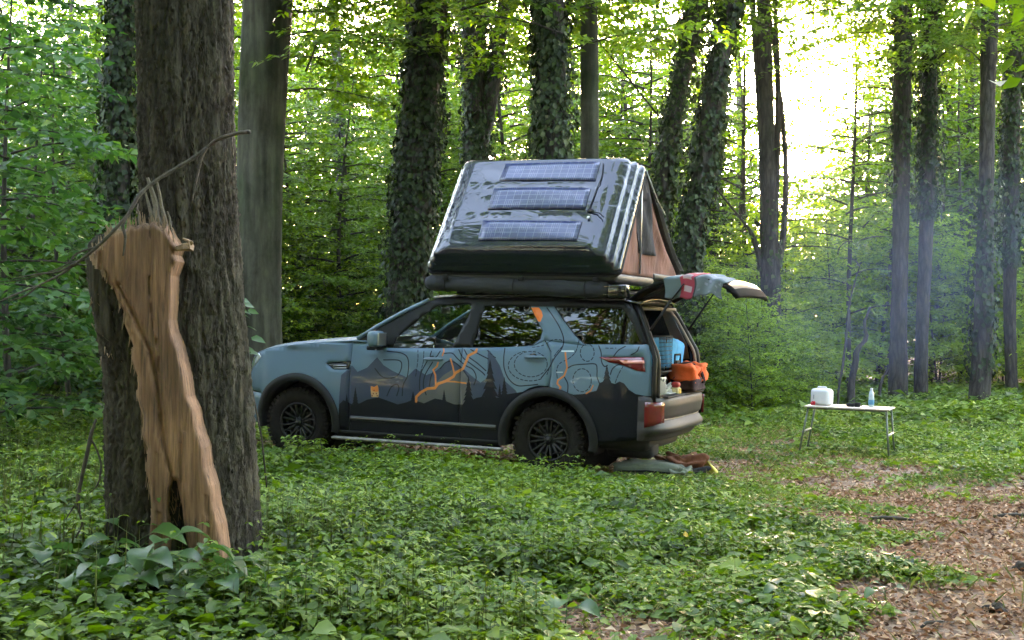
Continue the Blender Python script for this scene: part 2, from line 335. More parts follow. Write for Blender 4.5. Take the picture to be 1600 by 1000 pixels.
def cover_layer(n, y0, y1, L0, fine, name, label):
    x, y = scatter(n, y0, y1); c, h = cover(x, y)
    keep = (rng.uniform(0, 1, n) < c) & ~(in_car(x, y, -.15) & (rng.uniform(0, 1, n) < .97)) & (np.hypot(x-NT[0], y-NT[1]) > .36)
    x, y, c, h = x[keep], y[keep], c[keep], h[keep]; n = len(x)
    h = np.where(in_car(x, y, .15), np.minimum(h, .08), h)
    k = 5; x0 = np.repeat(x, k); y0_ = np.repeat(y, k); h0 = np.repeat(h*rng.uniform(.45, 1.15, n), k)
    th = rng.uniform(0, 2*PI, n*k); sp = rng.uniform(.01, .06, n*k)
    lev = np.tile(np.linspace(.3, 1, k), n)
    Pb = np.stack([x0+np.cos(th)*sp, y0_+np.sin(th)*sp, ground_z(x0, y0_)+h0*lev*rng.uniform(.8, 1.1, n*k)+.01], 1)
    d = np.stack([np.cos(th), np.sin(th), rng.uniform(-.35, .35, n*k)], 1)
    nr = np.stack([rng.normal(0, .48, n*k)-.15*np.cos(th), rng.normal(0, .48, n*k)-.15*np.sin(th), np.ones(n*k)], 1)
    patch = .5+.5*np.sin(x0*1.3+2*np.sin(y0_*.8))*np.sin(y0_*1.9+x0*.7)
    size = np.repeat(rng.uniform(.5, 1.25, n)**1.0*np.where(rng.uniform(0, 1, n) < .08, 1.8, 1)*(.75+.5*(h/.3)), k)
    L = L0*size*rng.uniform(.8, 1.2, n*k)
    dry = np.repeat(1-c, k)
    tint = np.clip(.20+.48*patch+rng.normal(0, .2, n*k)+.22*dry, 0, 1)
    me = leaf_mesh(name, Pb, d, nr, L, L*rng.uniform(.38, .78, n*k), tint, mCover, .3, fine)
    o = link_mesh(name, me); tag(o, label, 'ground cover', kind='stuff')
cover_layer(40000, 5.2, 10.5, .064, True, 'ground_cover', 'low leafy woodland plants covering the foreground between the split tree and the bare path')
cover_layer(62000, 10.5, 18.5, .070, False, 'ground_cover', 'low green plants around the parked car and the camping table')
cover_layer(32000, 18.5, 30, .11, False, 'ground_cover', 'knee-high green undergrowth at the foot of the trees behind the car')
cover_layer(2600, 5.6, 11, .10, True, 'broadleaf_cover', 'scattered larger-leaved plants among the near ground cover')
cover_layer(42000, 5.2, 13, .032, False, 'small_creepers', 'tiny-leaved creeping plants between the larger leaves')
n = 26000; x = rng.uniform(-13, 13, n); y = rng.uniform(-12, 16, n); k = (np.abs(x) > .53*np.maximum(y, 0)) | (y < 5.2); x, y = x[k], y[k]; n = len(x); th = rng.uniform(0, 2*PI, n)
k = np.hypot(x-1, y+1) > 1; x, y, th = x[k], y[k], th[k]; n = len(x); L = rng.uniform(.08, .2, n)
tag(link_mesh('ground_cover', leaf_mesh('ground_cover', np.stack([x, y, ground_z(x, y)+rng.uniform(.03, .25, n)], 1), np.stack([np.cos(th), np.sin(th), rng.uniform(-.3, .3, n)], 1), np.stack([rng.normal(0, .4, n), rng.normal(0, .4, n), np.ones(n)], 1), L, L*.7, np.clip(rng.normal(.45, .2, n), 0, 1), mCover)), 'leafy low plants on the near side of the clearing', 'ground cover', kind='stuff')
# fallen leaves
def litter(n, y0, y1, L0):
    x, y = scatter(n, y0, y1); c, h = cover(x, y); keep = rng.uniform(0, 1, n) < (1.1-c); x, y = x[keep], y[keep]; n = len(x)
    th = rng.uniform(0, 2*PI, n)
    Pb = np.stack([x, y, ground_z(x, y)+rng.uniform(.004, .03, n)], 1); d = np.stack([np.cos(th), np.sin(th), rng.uniform(-.25, .35, n)], 1)
    nr = np.stack([rng.normal(0, .4, n), rng.normal(0, .4, n), np.ones(n)], 1); L = L0*rng.uniform(.5, 1.4, n)
    return Pb, d, nr, L, np.clip(rng.normal(.5, .22, n), 0, 1)
q = [litter(52000, 5.2, 12, .05), litter(42000, 12, 22, .06)]
Pb, d, nr, L, t = [np.concatenate(z) for z in zip(*q)]
me = leaf_mesh('leaf_litter', Pb, d, nr, L, L*.6, t, mLitter, .6)
tag(link_mesh('leaf_litter', me), 'dry brown fallen leaves on the bare earth and path', 'leaf litter', kind='stuff')
# taller uneven weeds: upright stems with pairs of leaves, in drifts
def weeds(n, y0, y1, name, label):
    x, y = scatter(n, y0, y1); c, h = cover(x, y); drift = .5+.5*np.sin(x*1.7+1.1*np.sin(y*1.3)+1)*np.sin(y*1.2-x*.6)
    k = (rng.uniform(0, 1, n) < np.clip(c-.45, 0, 1)*1.8*drift**1.5) & ~in_car(x, y, .25) & (np.hypot(x-NT[0], y-NT[1]) > .45); x, y, h = x[k], y[k], h[k]; n = len(x)
    H = h*rng.uniform(.9, 2.1, n); m = 8; lev = np.tile(np.repeat(np.linspace(.3, 1, m//2), 2), n); th = np.repeat(rng.uniform(0, 6.28, n), m)+np.tile([0, PI, PI/2, 3*PI/2]*(m//4), n)+rng.normal(0, .25, n*m)
    x0, y0_, H0 = (np.repeat(q, m) for q in (x, y, H)); ln = np.repeat(rng.normal(0, .12, (n, 2)), m, 0)
    Pb = np.stack([x0+ln[:, 0]*lev*H0, y0_+ln[:, 1]*lev*H0, ground_z(x0, y0_)+H0*lev], 1); L = np.repeat(rng.uniform(.045, .085, n), m)*(1.25-.6*lev)
    d = np.stack([np.cos(th), np.sin(th), rng.uniform(-.45, .1, n*m)], 1); nr = np.stack([rng.normal(0, .25, n*m), rng.normal(0, .25, n*m), np.ones(n*m)], 1)
    tint = np.clip(np.repeat(rng.normal(.5, .22, n), m)+rng.normal(0, .08, n*m)+.15*(lev-.5), 0, 1)
    tag(link_mesh(name, leaf_mesh(name, Pb, d, nr, L, L*.5, tint, mCover, .3, y1 < 11)), label, 'weeds', kind='stuff')
    Ps = np.stack([x, y, ground_z(x, y)], 1); me = leaf_mesh('weed_stems', Ps, np.stack([rng.normal(0, .06, n), rng.normal(0, .06, n), np.ones(n)], 1), np.tile([0, -1., .1], (n, 1)), H, np.full(n, .005), np.full(n, .15), mGrass, 0); tag(link_mesh('weed_stems', me), 'thin upright stems of the taller weeds', 'weeds', kind='stuff')
weeds(15000, 5.6, 10.8, 'weeds', 'taller upright weeds standing in drifts among the near ground cover')
weeds(19000, 10.8, 20, 'weeds', 'taller weeds in drifts around the car and towards the trees')
# thin grass blades in the sparse places
x, y = scatter(60000, 5.5, 21); c, h = cover(x, y); k = (rng.uniform(0, 1, len(x)) < .06+4*c*(1-c)*.7+.1*c) & ~in_car(x, y, -.1); x, y = x[k], y[k]; n = len(x)
th = rng.uniform(0, 2*PI, n); L = rng.uniform(.05, .17, n)
me = leaf_mesh('grass', np.stack([x, y, ground_z(x, y)], 1), np.stack([np.cos(th)*.7, np.sin(th)*.7, np.ones(n)], 1), np.stack([-np.cos(th), -np.sin(th), np.full(n, .6)], 1), L, np.full(n, .008), np.clip(rng.normal(.5, .25, n), 0, 1), mGrass)
tag(link_mesh('grass', me), 'thin grass blades among the low plants', 'grass', kind='stuff')
print('ground done')
# ------------------------------------------------------------------ trees
def trunk_np(path, rad, n=48, per=.06, rough=.0, ridges=0, seed=0, flare=0):
    """trunk surface with ridged bark relief; path/rad are world points"""
    r = np.random.default_rng(seed); S = spline([list(p)+[q] for p, q in zip(path, rad)], 8)
    ln = np.concatenate([[0], np.cumsum(np.linalg.norm(np.diff(S[:, :3], axis=0), axis=1))]); m = max(8, int(ln[-1]/per))
    t = np.linspace(0, ln[-1], m); C = np.stack([np.interp(t, ln, S[:, k]) for k in range(4)], 1)
    th = np.linspace(0, 2*PI, n, endpoint=False); T, H = np.meshgrid(th, t)
    rr = C[:, 3][:, None]*np.ones_like(T)
    lob = .05*np.sin(T*2+seed)+.04*np.sin(T*3+H*.5+seed*2)+.02*np.sin(T*5-H*.8)
    rr = rr*(1+lob)
    if flare: rr = rr*(1+flare*np.exp(-H/.35)*(.6+.4*np.sin(T*5+seed)))
    if rough:
        k = np.zeros_like(T)
        for j in range(8):
            f = r.integers(9, 34); ph = r.uniform(0, 6, 3); k += np.abs(np.sin(T*f/2+ph[0]+1.3*np.sin(H*r.uniform(1.5, 5)+ph[1])+.7*np.sin(H*9+T*4+ph[2])))
        k = k/8-.64; rr = rr+rough*(k*2.2)+rough*.35*r.normal(0, 1, T.shape)
    V = np.stack([C[:, 0][:, None]+rr*np.cos(T), C[:, 1][:, None]+rr*np.sin(T), C[:, 2][:, None]+0*T], -1).reshape(-1, 3)
    i = np.arange(m-1)[:, None]*n; j = np.arange(n)[None]; j2 = (j+1) % n
    F = np.stack([i+j, i+j2, i+n+j2, i+n+j], -1).reshape(-1, 4)
    return V, F, C
def ivy_mesh(C, dens, z0, z1, rng_, L0=.088, out=.17):
    ln = C[-1, 2]-C[0, 2]; n = int(dens*(z1-z0)); z = rng_.uniform(z0, z1, n)
    th0 = rng_.uniform(0, 2*PI, n); pt = np.sin(z*1.9+th0*2+C[0, 0]*9)+.7*np.sin(z*4.3-th0*3+C[0, 1]*5)+.5*np.sin(z*.9+th0); kk = pt+rng_.normal(0, .45, n) >-.85; z, th0 = z[kk], th0[kk]; n = len(z)
    cx, cy_, r = (np.interp(z, C[:, 2], C[:, k]) for k in (0, 1, 3))
    th = th0; bul = .5+.5*np.sin(th*2+z*1.7)*np.sin(z*2.9+th); o = r+rng_.uniform(.0, 1, n)**1.5*out*(.4+bul)
    rad = np.stack([np.cos(th), np.sin(th), 0*th], 1)
    Pb = np.stack([cx, cy_, z], 1)+rad*o[:, None]
    d = np.stack([-np.sin(th), np.cos(th), 0*th], 1)*rng_.normal(0, .6, (n, 1))+rad*rng_.uniform(.0, .6, (n, 1))+np.array([0, 0, -1.])
    nr = rad+rng_.normal(0, .45, (n, 3))+np.array([0, 0, .3]); L = L0*rng_.uniform(.4, 1.45, n)
    return leaf_mesh('ivy', Pb, d, nr, L, L*.85, np.clip(rng_.normal(.42, .2, n), 0, 1), mIvy, .3)
def big_tree(label, D, pts, mat=mBarkDark, ivy=None, crown=None, top=13, lean=None, seed=1, forks=(), cat='tree', group=None, n=28):
    """pts: (px, py, width px) from the foot up, taken at distance D"""
    X = [P(a, b, D) for a, b, c in pts]; W = [c*D/4000*(.74 if ivy and ivy[0] > 500 else .9) for a, b, c in pts]
    foot = Vector((X[0].x, D, gz(X[0].x, D)-.15)); X = [foot]+[x for x in X if x.z > foot.z+.3]; W = [W[0]*1.12]+W[-(len(X)-1):]
    d = (X[-1]-X[-2]).normalized()
    while X[-1].z < top-1:
        X.append(X[-1]+d*2.2); W.append(W[-1]*.86)
    root = empty('tree', (foot.x, foot.y, foot.z+.15)); loc = Vector(root.location)
    X = [x-loc for x in X]
    V, F, C = trunk_np(X, W, n, .12, .012 if mat != mBeech else 0, seed=seed, flare=.18)
    me = np_mesh('trunk', V, F, smooth_=True); me.materials.append(mat); o = inst('trunk', me, root)
    for fk in forks:
        Y = [P(a, b, D)-loc for a, b, c in fk]; R_ = [c*D/4000 for a, b, c in fk]; d = (Y[-1]-Y[-2]).normalized()
        while Y[-1].z < top-2: Y.append(Y[-1]+d*2); R_.append(R_[-1]*.8)
        V, F, C2 = trunk_np(Y, [q*.85 for q in R_], 14, .15, .006, seed=seed+3); m2 = np_mesh('limb', V, F, smooth_=True); m2.materials.append(mat); inst('limb', m2, root)
        if ivy and ivy[0] > 300: inst('ivy', ivy_mesh(C2, ivy[0]*.6, Y[0].z, min(top-2, 9.5), rng), root)
    if ivy: inst('ivy', ivy_mesh(C, *ivy, rng), root)
    for vi, dz, s, az, dens in (crown or ()):
        tm, cm = V_BOUGH[vi % 2] if dens == 'b' else V_TALL[vi % 3]
        p = np.array([np.interp(dz, C[:, 2], C[:, k]) for k in (0, 1)])
        c = inst('crown', cm, root, (p[0], p[1], dz), (0, 0, az), (s, s, s)); inst('branches', tm, c)
    tag(root, label, cat, group); return root
B = 'b'
T_ = big_tree
T_('smooth grey-green beech trunk, broad and bare, right behind the split tree', 20, [(402, 640, 92), (404, 500, 84), (407, 300, 82), (412, 150, 86), (418, 20, 90), (424, -120, 88)], mBeech, None, [(0, 8.2, 1.1, .4, B), (1, 10.5, 1.2, 2.6, B)], seed=4, n=40)
T_('dark ivy-covered trunk left of the split tree', 17, [(188, 640, 44), (186, 400, 46), (186, 200, 48), (190, 0, 50)], mBarkDark, (900, .3, 9), [(1, 8.5, 1, 1, B)], seed=5)
T_('thin dark trunk between the smooth beech and the ivy-clad trunk, in the far foliage', 32, [(536, 600, 20), (534, 300, 19), (526, 100, 17), (520, 0, 16)], mBarkDark, (250, 1, 9), None, seed=6, n=14)
T_('thick leaning trunk shaggy with ivy behind the front of the car', 21, [(622, 600, 76), (632, 480, 72), (644, 350, 72), (655, 200, 70), (668, 60, 68), (680, -60, 62)], mBarkDark, (1500, 1.6, 10), [(0, 8.6, 1.1, 2, B), (1, 10.5, 1.2, 4, B)], seed=7)
T_('bluish dark trunk that forks into two stems above the roof tent', 26, [(742, 600, 42), (741, 400, 40), (742, 240, 42)], mBarkDark, (550, 3, 9), [(2, 9.5, 1, 3, B)], seed=8, forks=[[(741, 250, 34), (738, 120, 30), (732, 0, 28)], [(745, 250, 32), (768, 150, 28), (784, 40, 26), (795, -40, 24)]])
T_('thick upright trunk wrapped in dark ivy above the middle of the roof tent', 19, [(868, 600, 60), (866, 400, 58), (862, 200, 58), (860, 0, 54)], mBarkDark, (1400, 1.0, 10), [(1, 8.4, 1.05, 5, B), (0, 10.8, 1.2, .7, B)], seed=9)
T_('smooth straight grey trunk just right of the thick ivy-wrapped one', 20.5, [(921, 600, 34), (921, 300, 32), (921, 100, 32), (920, -20, 30)], mBeech, None, [(0, 9.5, 1, 1.7, B)], seed=10)
T_('ivy-clad trunk leaning right, left one of the leaning pair above the tailgate', 24, [(1022, 560, 40), (1028, 400, 38), (1040, 260, 38), (1062, 140, 36), (1092, 0, 36)], mBarkDark, (750, .8, 9.5), [(1, 9.6, 1, 2.2, B)], seed=11)
T_('ivy-clad trunk leaning right, right one of the leaning pair above the tailgate', 22, [(1066, 600, 46), (1074, 420, 44), (1096, 270, 44), (1116, 140, 40), (1142, 0, 36)], mBarkDark, (1000, .8, 9.5), [(0, 9.4, 1, 5.1, B)], seed=12)
T_('slim dark trunk seen just past the open tailgate', 29, [(1106, 610, 18), (1108, 450, 18), (1118, 300, 17), (1130, 150, 15)], mBarkDark, (150, 1, 8), None, seed=13, n=14)
T_('dark tree split low into several stems, right of the tailgate', 25, [(1206, 620, 34), (1206, 520, 30), (1204, 440, 32)], mBarkDark, (120, 1, 4), None, seed=14, n=16,
   forks=[[(1203, 450, 20), (1196, 330, 17), (1190, 200, 15), (1180, 60, 12)], [(1206, 450, 16), (1212, 300, 13), (1216, 150, 11), (1212, 30, 9)], [(1208, 450, 14), (1222, 380, 12), (1228, 280, 10), (1222, 180, 9), (1210, 80, 7)], [(1200, 460, 14), (1186, 400, 12), (1172, 360, 9), (1160, 345, 6)]])
T_('dark straight trunk rising directly behind the right end of the camping table', 24.5, [(1403, 640, 30), (1405, 500, 27), (1408, 330, 26), (1410, 150, 28), (1412, 0, 28)], mBarkDark, (250, 4.0, 9), [(2, 8.6, .9, 2, B)], seed=15)
T_('straight trunk with ivy on its upper half, second from the right end of the table', 24.5, [(1438, 640, 25), (1441, 500, 26), (1448, 330, 29), (1452, 150, 30), (1455, 0, 26)], mBarkDark, (650, 3.6, 10), [(1, 9, .9, 4, B)], seed=16)
T_('bare purple-brown trunk leaning slightly at the right edge of the wood', 23, [(1528, 660, 34), (1536, 500, 32), (1541, 300, 26), (1544, 150, 26), (1548, 0, 30)], mBarkDark, (420, .6, 4.2), [(0, 8.8, .9, 3.3, B)], seed=17)
T_('ivy-covered trunk at the far right edge, behind the purple-brown one', 27, [(1582, 640, 22), (1578, 480, 26), (1580, 300, 34), (1584, 100, 32), (1590, 0, 30)], mBarkDark, (700, 2.8, 10), [(1, 9.4, .9, .2, B)], seed=18)
T_('short crooked dark stem between the table bottle and the bright bushes', 23, [(1330, 605, 13), (1336, 570, 12), (1340, 545, 11), (1354, 528, 8), (1350, 505, 5), (1360, 480, 4)], mBarkDark, None, None, top=.5, seed=19, n=10)
T_('thin bent sapling stem left of the short crooked stem', 22, [(1310, 615, 4), (1320, 545, 4), (1328, 470, 3), (1345, 410, 2)], mBarkDark, None, None, top=.5, seed=20, n=8)
T_('small leaning dead stem beside the bottle on the table', 24, [(1374, 640, 6), (1376, 600, 5), (1388, 575, 3)], mBarkDark, None, None, top=.4, seed=21, n=8)
T_('slender pale trunk far off between the two leaning ivy trunks', 40, [(1150, 600, 12), (1152, 400, 11), (1156, 200, 10), (1150, 0, 9)], mBarkDark, None, None, seed=22, n=10)
T_('thin trunk far off at the left, beyond the ivy-covered one', 36, [(108, 600, 12), (112, 400, 12), (106, 200, 11), (112, 0, 10)], mBarkDark, None, None, seed=23, n=10)
T_('forked trunk with a limb bending left, seen between the right-hand trunks', 34, [(1506, 620, 18), (1510, 400, 17), (1512, 240, 16)], mBarkDark, (160, 1, 9), None, seed=24, n=12, forks=[[(1512, 250, 14), (1520, 100, 12), (1528, 0, 11)], [(1511, 240, 13), (1492, 190, 12), (1470, 130, 9), (1455, 60, 7)]])
def stand(meshes, name, label, cat, group, X, Y, s=1, az=None, sz=1):
    tm, cm = meshes; z = gz(X, Y)-.02
    r = empty(name, (X, Y, z), (0, 0, random.uniform(0, 6.28) if az is None else az)); r.scale = (s, s, s*sz)
    inst('trunk', tm, r); inst('crown', cm, r); tag(r, label, cat, group); return r
def at(px, D): return (px-800)*D/2000
# understory behind the car and the table: bushes leafy down to the ground
GS = 'leafy bushes in the undergrowth behind the car'
def shrubs(lst, label, grp):
    for i, (px, D, s) in enumerate(lst): stand(V_SHRUB[i % 3], 'bush', label, 'bush', grp, at(px, D), D, s)
L1 = [(x+random.uniform(-25, 25), random.uniform(24, 29), random.uniform(.8, 1.15)) for x in range(440, 1190, 62)]
for i, (px, D, q) in enumerate(L1[::2]): stand(V_LIT[i % 3], 'bush', 'green bush with leaves coloured as if lit in the undergrowth behind the car', 'bush', 'brighter bushes behind the car', at(px, D), D, q*.9)
shrubs(L1[1::2], 'dense green bush in the undergrowth behind the car', GS)
L2 = [(x+random.uniform(-30, 30), random.uniform(27, 33), random.uniform(.8, 1.1)) for x in range(1180, 1660, 52)]
for i, (px, D, s) in enumerate(L2): stand(V_LIT[i % 3], 'bush', 'green bush with leaves coloured as if backlit in the undergrowth behind the camping table', 'bush', 'bushes behind the camping table', at(px, D), D, s)
L3 = [(x+random.uniform(-30, 30), random.uniform(19, 27), random.uniform(.8, 1.1)) for x in range(-60, 420, 60)]
shrubs(L3, 'dense green bush in the undergrowth left of the smooth beech', 'bushes left of the smooth beech')
for i, (px, D, q) in enumerate([(1130, 23.5, .62), (1170, 22, .5), (1215, 23, .5), (1090, 22, .6), (1250, 24, .5)]): stand((V_LIT+V_SHRUB)[i], 'bush', 'low green bush between the open tailgate and the table', 'bush', 'low bushes right of the tailgate', at(px, D), D, q)
# young trees
def wood(meshes, lst, label, cat, grp):
    for i, (px, D, s) in enumerate(lst): stand(meshes[i % len(meshes)], 'young_tree', label, cat, grp, at(px, D), D, s, None, random.uniform(.9, 1.1))
R_ = random.uniform
wood(V_YOUNG, [(x+R_(-30, 30), R_(22, 27), R_(.85, 1.1)) for x in range(-80, 400, 85)]+[(x+R_(-30, 30), R_(28, 34), R_(.95, 1.2)) for x in range(-60, 380, 75)], 'young leafy tree in the dense green wood at the left', 'tree', 'young trees at the left')
wood(V_YOUNG, [(x+R_(-25, 25), R_(25, 30), R_(.85, 1.05)) for x in range(470, 720, 75)]+[(x+R_(-30, 30), R_(30, 38), R_(1., 1.25)) for x in range(460, 980, 72)], 'young leafy tree in the wood behind the car and roof tent', 'tree', 'young trees behind the car')
wood(V_THIN, [(x+R_(-25, 25), R_(28, 36), R_(.95, 1.15)) for x in (960, 1010, 1060, 1120, 1165, 1345, 1370, 1400, 1430, 1455, 1500, 1550, 1600)]+[(1185, 27, 1.1), (1240, 40, .7), (1300, 42, .75), (1335, 27, 1.0), (1270, 52, .9)]+[(x, R_(38, 44), 1.15) for x in (990, 1090, 1150, 1380, 1440, 1520, 1590)], 'thin-crowned young tree against the bright sky on the right', 'tree', 'young trees against the sky')
wood(V_YOUNG, [(x+R_(-12, 12), D, q) for x, D, q in [(1150, 35, 1.25), (1000, 33, 1.3), (1060, 38, 1.3), (1375, 37, 1.15), (1440, 34, 1.2), (1500, 39, 1.35), (1560, 34, 1.25), (1615, 36, 1.3), (1345, 45, 1.2), (1110, 44, 1.4), (1390, 50, 1.6), (1480, 48, 1.5), (1560, 50, 1.7), (1020, 50, 1.6), (1360, 40, 1.3)]], 'young tree with denser crown against the sky on the right', 'tree', 'denser young trees on the right')
wood(V_LIT, [(x+R_(-25, 25), R_(34, 40), R_(1.0, 1.25)) for x in range(1180, 1640, 60)], 'leafy sapling thicket coloured as if backlit far behind the camping table', 'bush', 'far thicket behind the table')
wood(V_TALL, [(x+R_(-40, 40), R_(36, 46), R_(.95, 1.15)) for x in range(-60, 960, 95)], 'tall full-crowned tree deep in the wood behind the clearing', 'tree', 'tall trees deep in the wood')
wood(V_TALL, [(1440, 44, 1.0), (1580, 42, 1.0), (1640, 38, 1), (1010, 45, 1)], 'tall backlit tree deep in the wood on the right', 'tree', 'tall backlit trees on the right')
# near foliage at the left edge
for px, D, s, lb in [(20, 15, 1.0, 'near leafy sapling with long hanging sprays at the left edge'), (-60, 12.5, 1.0, 'nearest leafy sapling, half cut off by the left edge'), (105, 18, .95, 'leafy sapling close behind the broken stem of the split tree'), (60, 21, 1.15, 'taller leafy sapling behind the ones at the left edge')]:
    stand(V_BROAD[int(D) % 2], 'sapling', lb, 'sapling', 'saplings at the left edge', at(px, D), D, s)
# very tall unseen trees behind the viewer, added for dark leafy reflections
for i, (X, Y, q) in enumerate([(-7, -5, 1.9), (-2, -8, 2.0), (3, -5, 1.8), (8, -8, 2.0), (12, -2, 1.8), (-12, -1, 1.9), (-4, -13, 2.1), (5, -14, 2.1), (15, -10, 2), (-14, -10, 2), (0, -3.5, 1.7)]):
    stand(V_TALL[(i+1) % 3], 'tree', 'very tall unseen tree on the near side of the clearing', 'tree', 'tall trees on the near side of the clearing', X, Y, q)
for X, Y, q, lb in [(-7.2, 8, 1.55, 'very tall tree added out of the picture left of the split tree'), (6.8, 8.5, 1.5, 'very tall tree added out of the picture right of the path')]: stand(V_TALL[1], 'tree', lb, 'tree', 'trees on the near side of the clearing', X, Y, q)  # added out of view so crowns put dark leafy patches in the reflections
# trees that close the clearing on the sides and behind the viewer (they show in the glass and gloss)
for i, (X, Y, s) in enumerate([(-12, -8, 1.0), (-5, -13, 1.1), (3, -11, 1.0), (10, -14, 1.15), (16, -6, 1.0), (-17, 2, 1.0), (18, 5, 1.0), (-20, -16, 1.2), (0, -22, 1.3), (21, -18, 1.2), (-10, -24, 1.2), (11, -26, 1.2), (-8, -5, .9), (-1, -7, .95), (7, -7, 1), (12, -3, .95), (-14, -14, 1.2), (6, -19, 1.2), (-15, 8, .9), (-3, -17, 1.1)]):
    stand(V_TALL[i % 3], 'tree', 'tall tree on the near side of the clearing', 'tree', 'trees on the near side of the clearing', X, Y, s)
for i, (X, Y, s) in enumerate([(-6, -6, 1), (-2.5, -5.5, .9), (1.5, -6.5, 1), (5, -6, .95), (9, -5.5, 1), (-10, -3, 1), (13, -8, 1.1), (-4, -9, 1.1), (3, -10, 1.1), (-14, -1, 1)]):
    stand(V_YOUNG[i % 4], 'young_tree', 'young leafy tree on the near side of the clearing', 'tree', 'young trees on the near side of the clearing', X, Y, s)
# far wood as one mass
def far_wood():
    r = np.random.default_rng(5); Pb = []; nC = 1500
    for i in range(nC):
        D = r.uniform(46, 74); px = r.uniform(-150, 950) if i % 5 else r.uniform(950, 1750); x = (px-800)*D/2000
        hmax = 16 if px < 950 else (7 if px < 1160 else 4.8)
        z = hmax*r.uniform(0, 1)**1.6+.2; R0 = r.uniform(.8, 1.9); k = 170
        q = unit(r.normal(0, 1, (k, 3)))*R0*r.uniform(.5, 1, (k, 1))*np.array([1.2, 1.2, .7])
        Pb.append(q+np.array([x, D, z+float(ground_z(x, D))]))
    Pb = np.vstack(Pb); n = len(Pb); d = r.normal(0, 1, (n, 3)); nr = r.normal(0, .6, (n, 3))+np.array([0, 0, 1.]); L = r.uniform(.13, .24, n)
    t = np.repeat(r.uniform(.25, .8, nC), 170)+r.normal(0, .1, n)
    tag(link_mesh('far_wood', leaf_mesh('far_wood', Pb, d, nr, L, L*.7, np.clip(t, 0, 1), mLeafFar, .2)), 'hazy mass of far woodland foliage beyond the trees', 'far wood', kind='stuff')
far_wood()
def unseen_wood():  # unseen ring of foliage added to block low sky light behind the viewer
    r = np.random.default_rng(15); Pb = []; nC = 1150; k = 150
    for i in range(nC):
        a = r.uniform(math.radians(28), math.radians(332)); R0 = r.uniform(24, 40); x, y = R0*math.sin(a), R0*math.cos(a)+4
        z = 13*r.uniform(0, 1)**1.6-.2; q = unit(r.normal(0, 1, (k, 3)))*r.uniform(1.2, 2.6)*r.uniform(.5, 1, (k, 1)); Pb.append(q+np.array([x, y, z+.5]))
    Pb = np.vstack(Pb); n = len(Pb); L = r.uniform(.25, .45, n)
    tag(link_mesh('unseen_wood', leaf_mesh('unseen_wood', Pb, r.normal(0, 1, (n, 3)), r.normal(0, .6, (n, 3))+np.array([0, 0, 1.]), L, L*.7, np.clip(r.normal(.4, .2, n), 0, 1), mLeaf, .2)), 'unseen woodland foliage added round the near side to block low sky light', 'woodland', kind='stuff')
unseen_wood()
print('trees done')
# ------------------------------------------------------------------ the car
YAW = math.radians(22); PIT = math.radians(1.75)
Rv = Vector((math.cos(YAW)*math.cos(PIT), -math.sin(YAW)*math.cos(PIT), -math.sin(PIT)))   # towards the tail
Lv = Vector((math.sin(YAW), math.cos(YAW), 0)); Uv = Rv.cross(Lv)
O_ = Vector((.7062, 13.7852, 0.0))
CARM = Matrix((Rv, Lv, Uv)).transposed().to_4x4(); CARM.translation = O_
def sst(t): t = min(1, max(0, t)); return t*t*(3-2*t)
def hw(u, w):
    """half width of the body at length u and height w"""
    if w < 1.22: b = .955+.035*math.sin(max(0, min(1, (w-.3)/.95))*PI)
    else: t = (w-1.22)/.62; b = .955-.175*t-.03*t*t
    f = max(0, (-3.10-u)/.70); b -= .46*min(f, 1.02)**2.7
    r = max(0, (u-.62)/.45); b -= .10*min(r, 1.2)**2.2
    if w < 1.22 and w > .85 and u < -2: b -= .03*sst((-u-2)/.8)*sst((w-.85)/.4)
    return b
def trace(px, py):
    d = (P(px, py, 1)-Vector((0, 0, EYE))); C = Vector((0, 0, EYE)); v = -.95
    for _ in range(6):
        t = (O_+Lv*v-C).dot(Lv)/d.dot(Lv); q = C+d*t-O_; u, w_ = q.dot(Rv), q.dot(Uv); v = -hw(u, w_)
    return u, w_
def onplane(px, py, v):
    d = (P(px, py, 1)-Vector((0, 0, EYE))); C = Vector((0, 0, EYE)); t = (O_+Lv*v-C).dot(Lv)/d.dot(Lv); q = C+d*t-O_
    return q.dot(Rv), q.dot(Uv)
def T3(X, Y): return trace(540+X/5.883, 530+Y/5.883)
def T4(X, Y): return trace(770+X/5.556, 470+Y/5.556)
# ---- printed side wrap, drawn in metres along (u) and up (w) the flank
U0, U1, W0, W1, RES = -3.9, 1.25, .15, 2.0, 380
IW, IH = int((U1-U0)*RES), int((W1-W0)*RES)
img = np.zeros((IH, IW, 3), np.float32)
def XY(p): return np.array([[(a-U0)*RES, (b-W0)*RES] for a, b in p])
def poly(pts, c, alpha=1):
    q = XY(pts); x0, y0 = np.maximum(np.floor(q.min(0)).astype(int), 0); x1, y1 = np.minimum(np.ceil(q.max(0)).astype(int)+1, [IW, IH])
    if x1 <= x0 or y1 <= y0: return
    X, Y = np.meshgrid(np.arange(x0, x1)+.5, np.arange(y0, y1)+.5); ins = np.zeros(X.shape, bool); j = len(q)-1
    for i in range(len(q)):
        xi, yi, xj, yj = *q[i], *q[j]
        if yi != yj: ins ^= ((yi > Y) != (yj > Y)) & (X < (xj-xi)*(Y-yi)/(yj-yi)+xi)
        j = i
    s = img[y0:y1, x0:x1]; s[ins] = s[ins]*(1-alpha)+np.array(c)*alpha
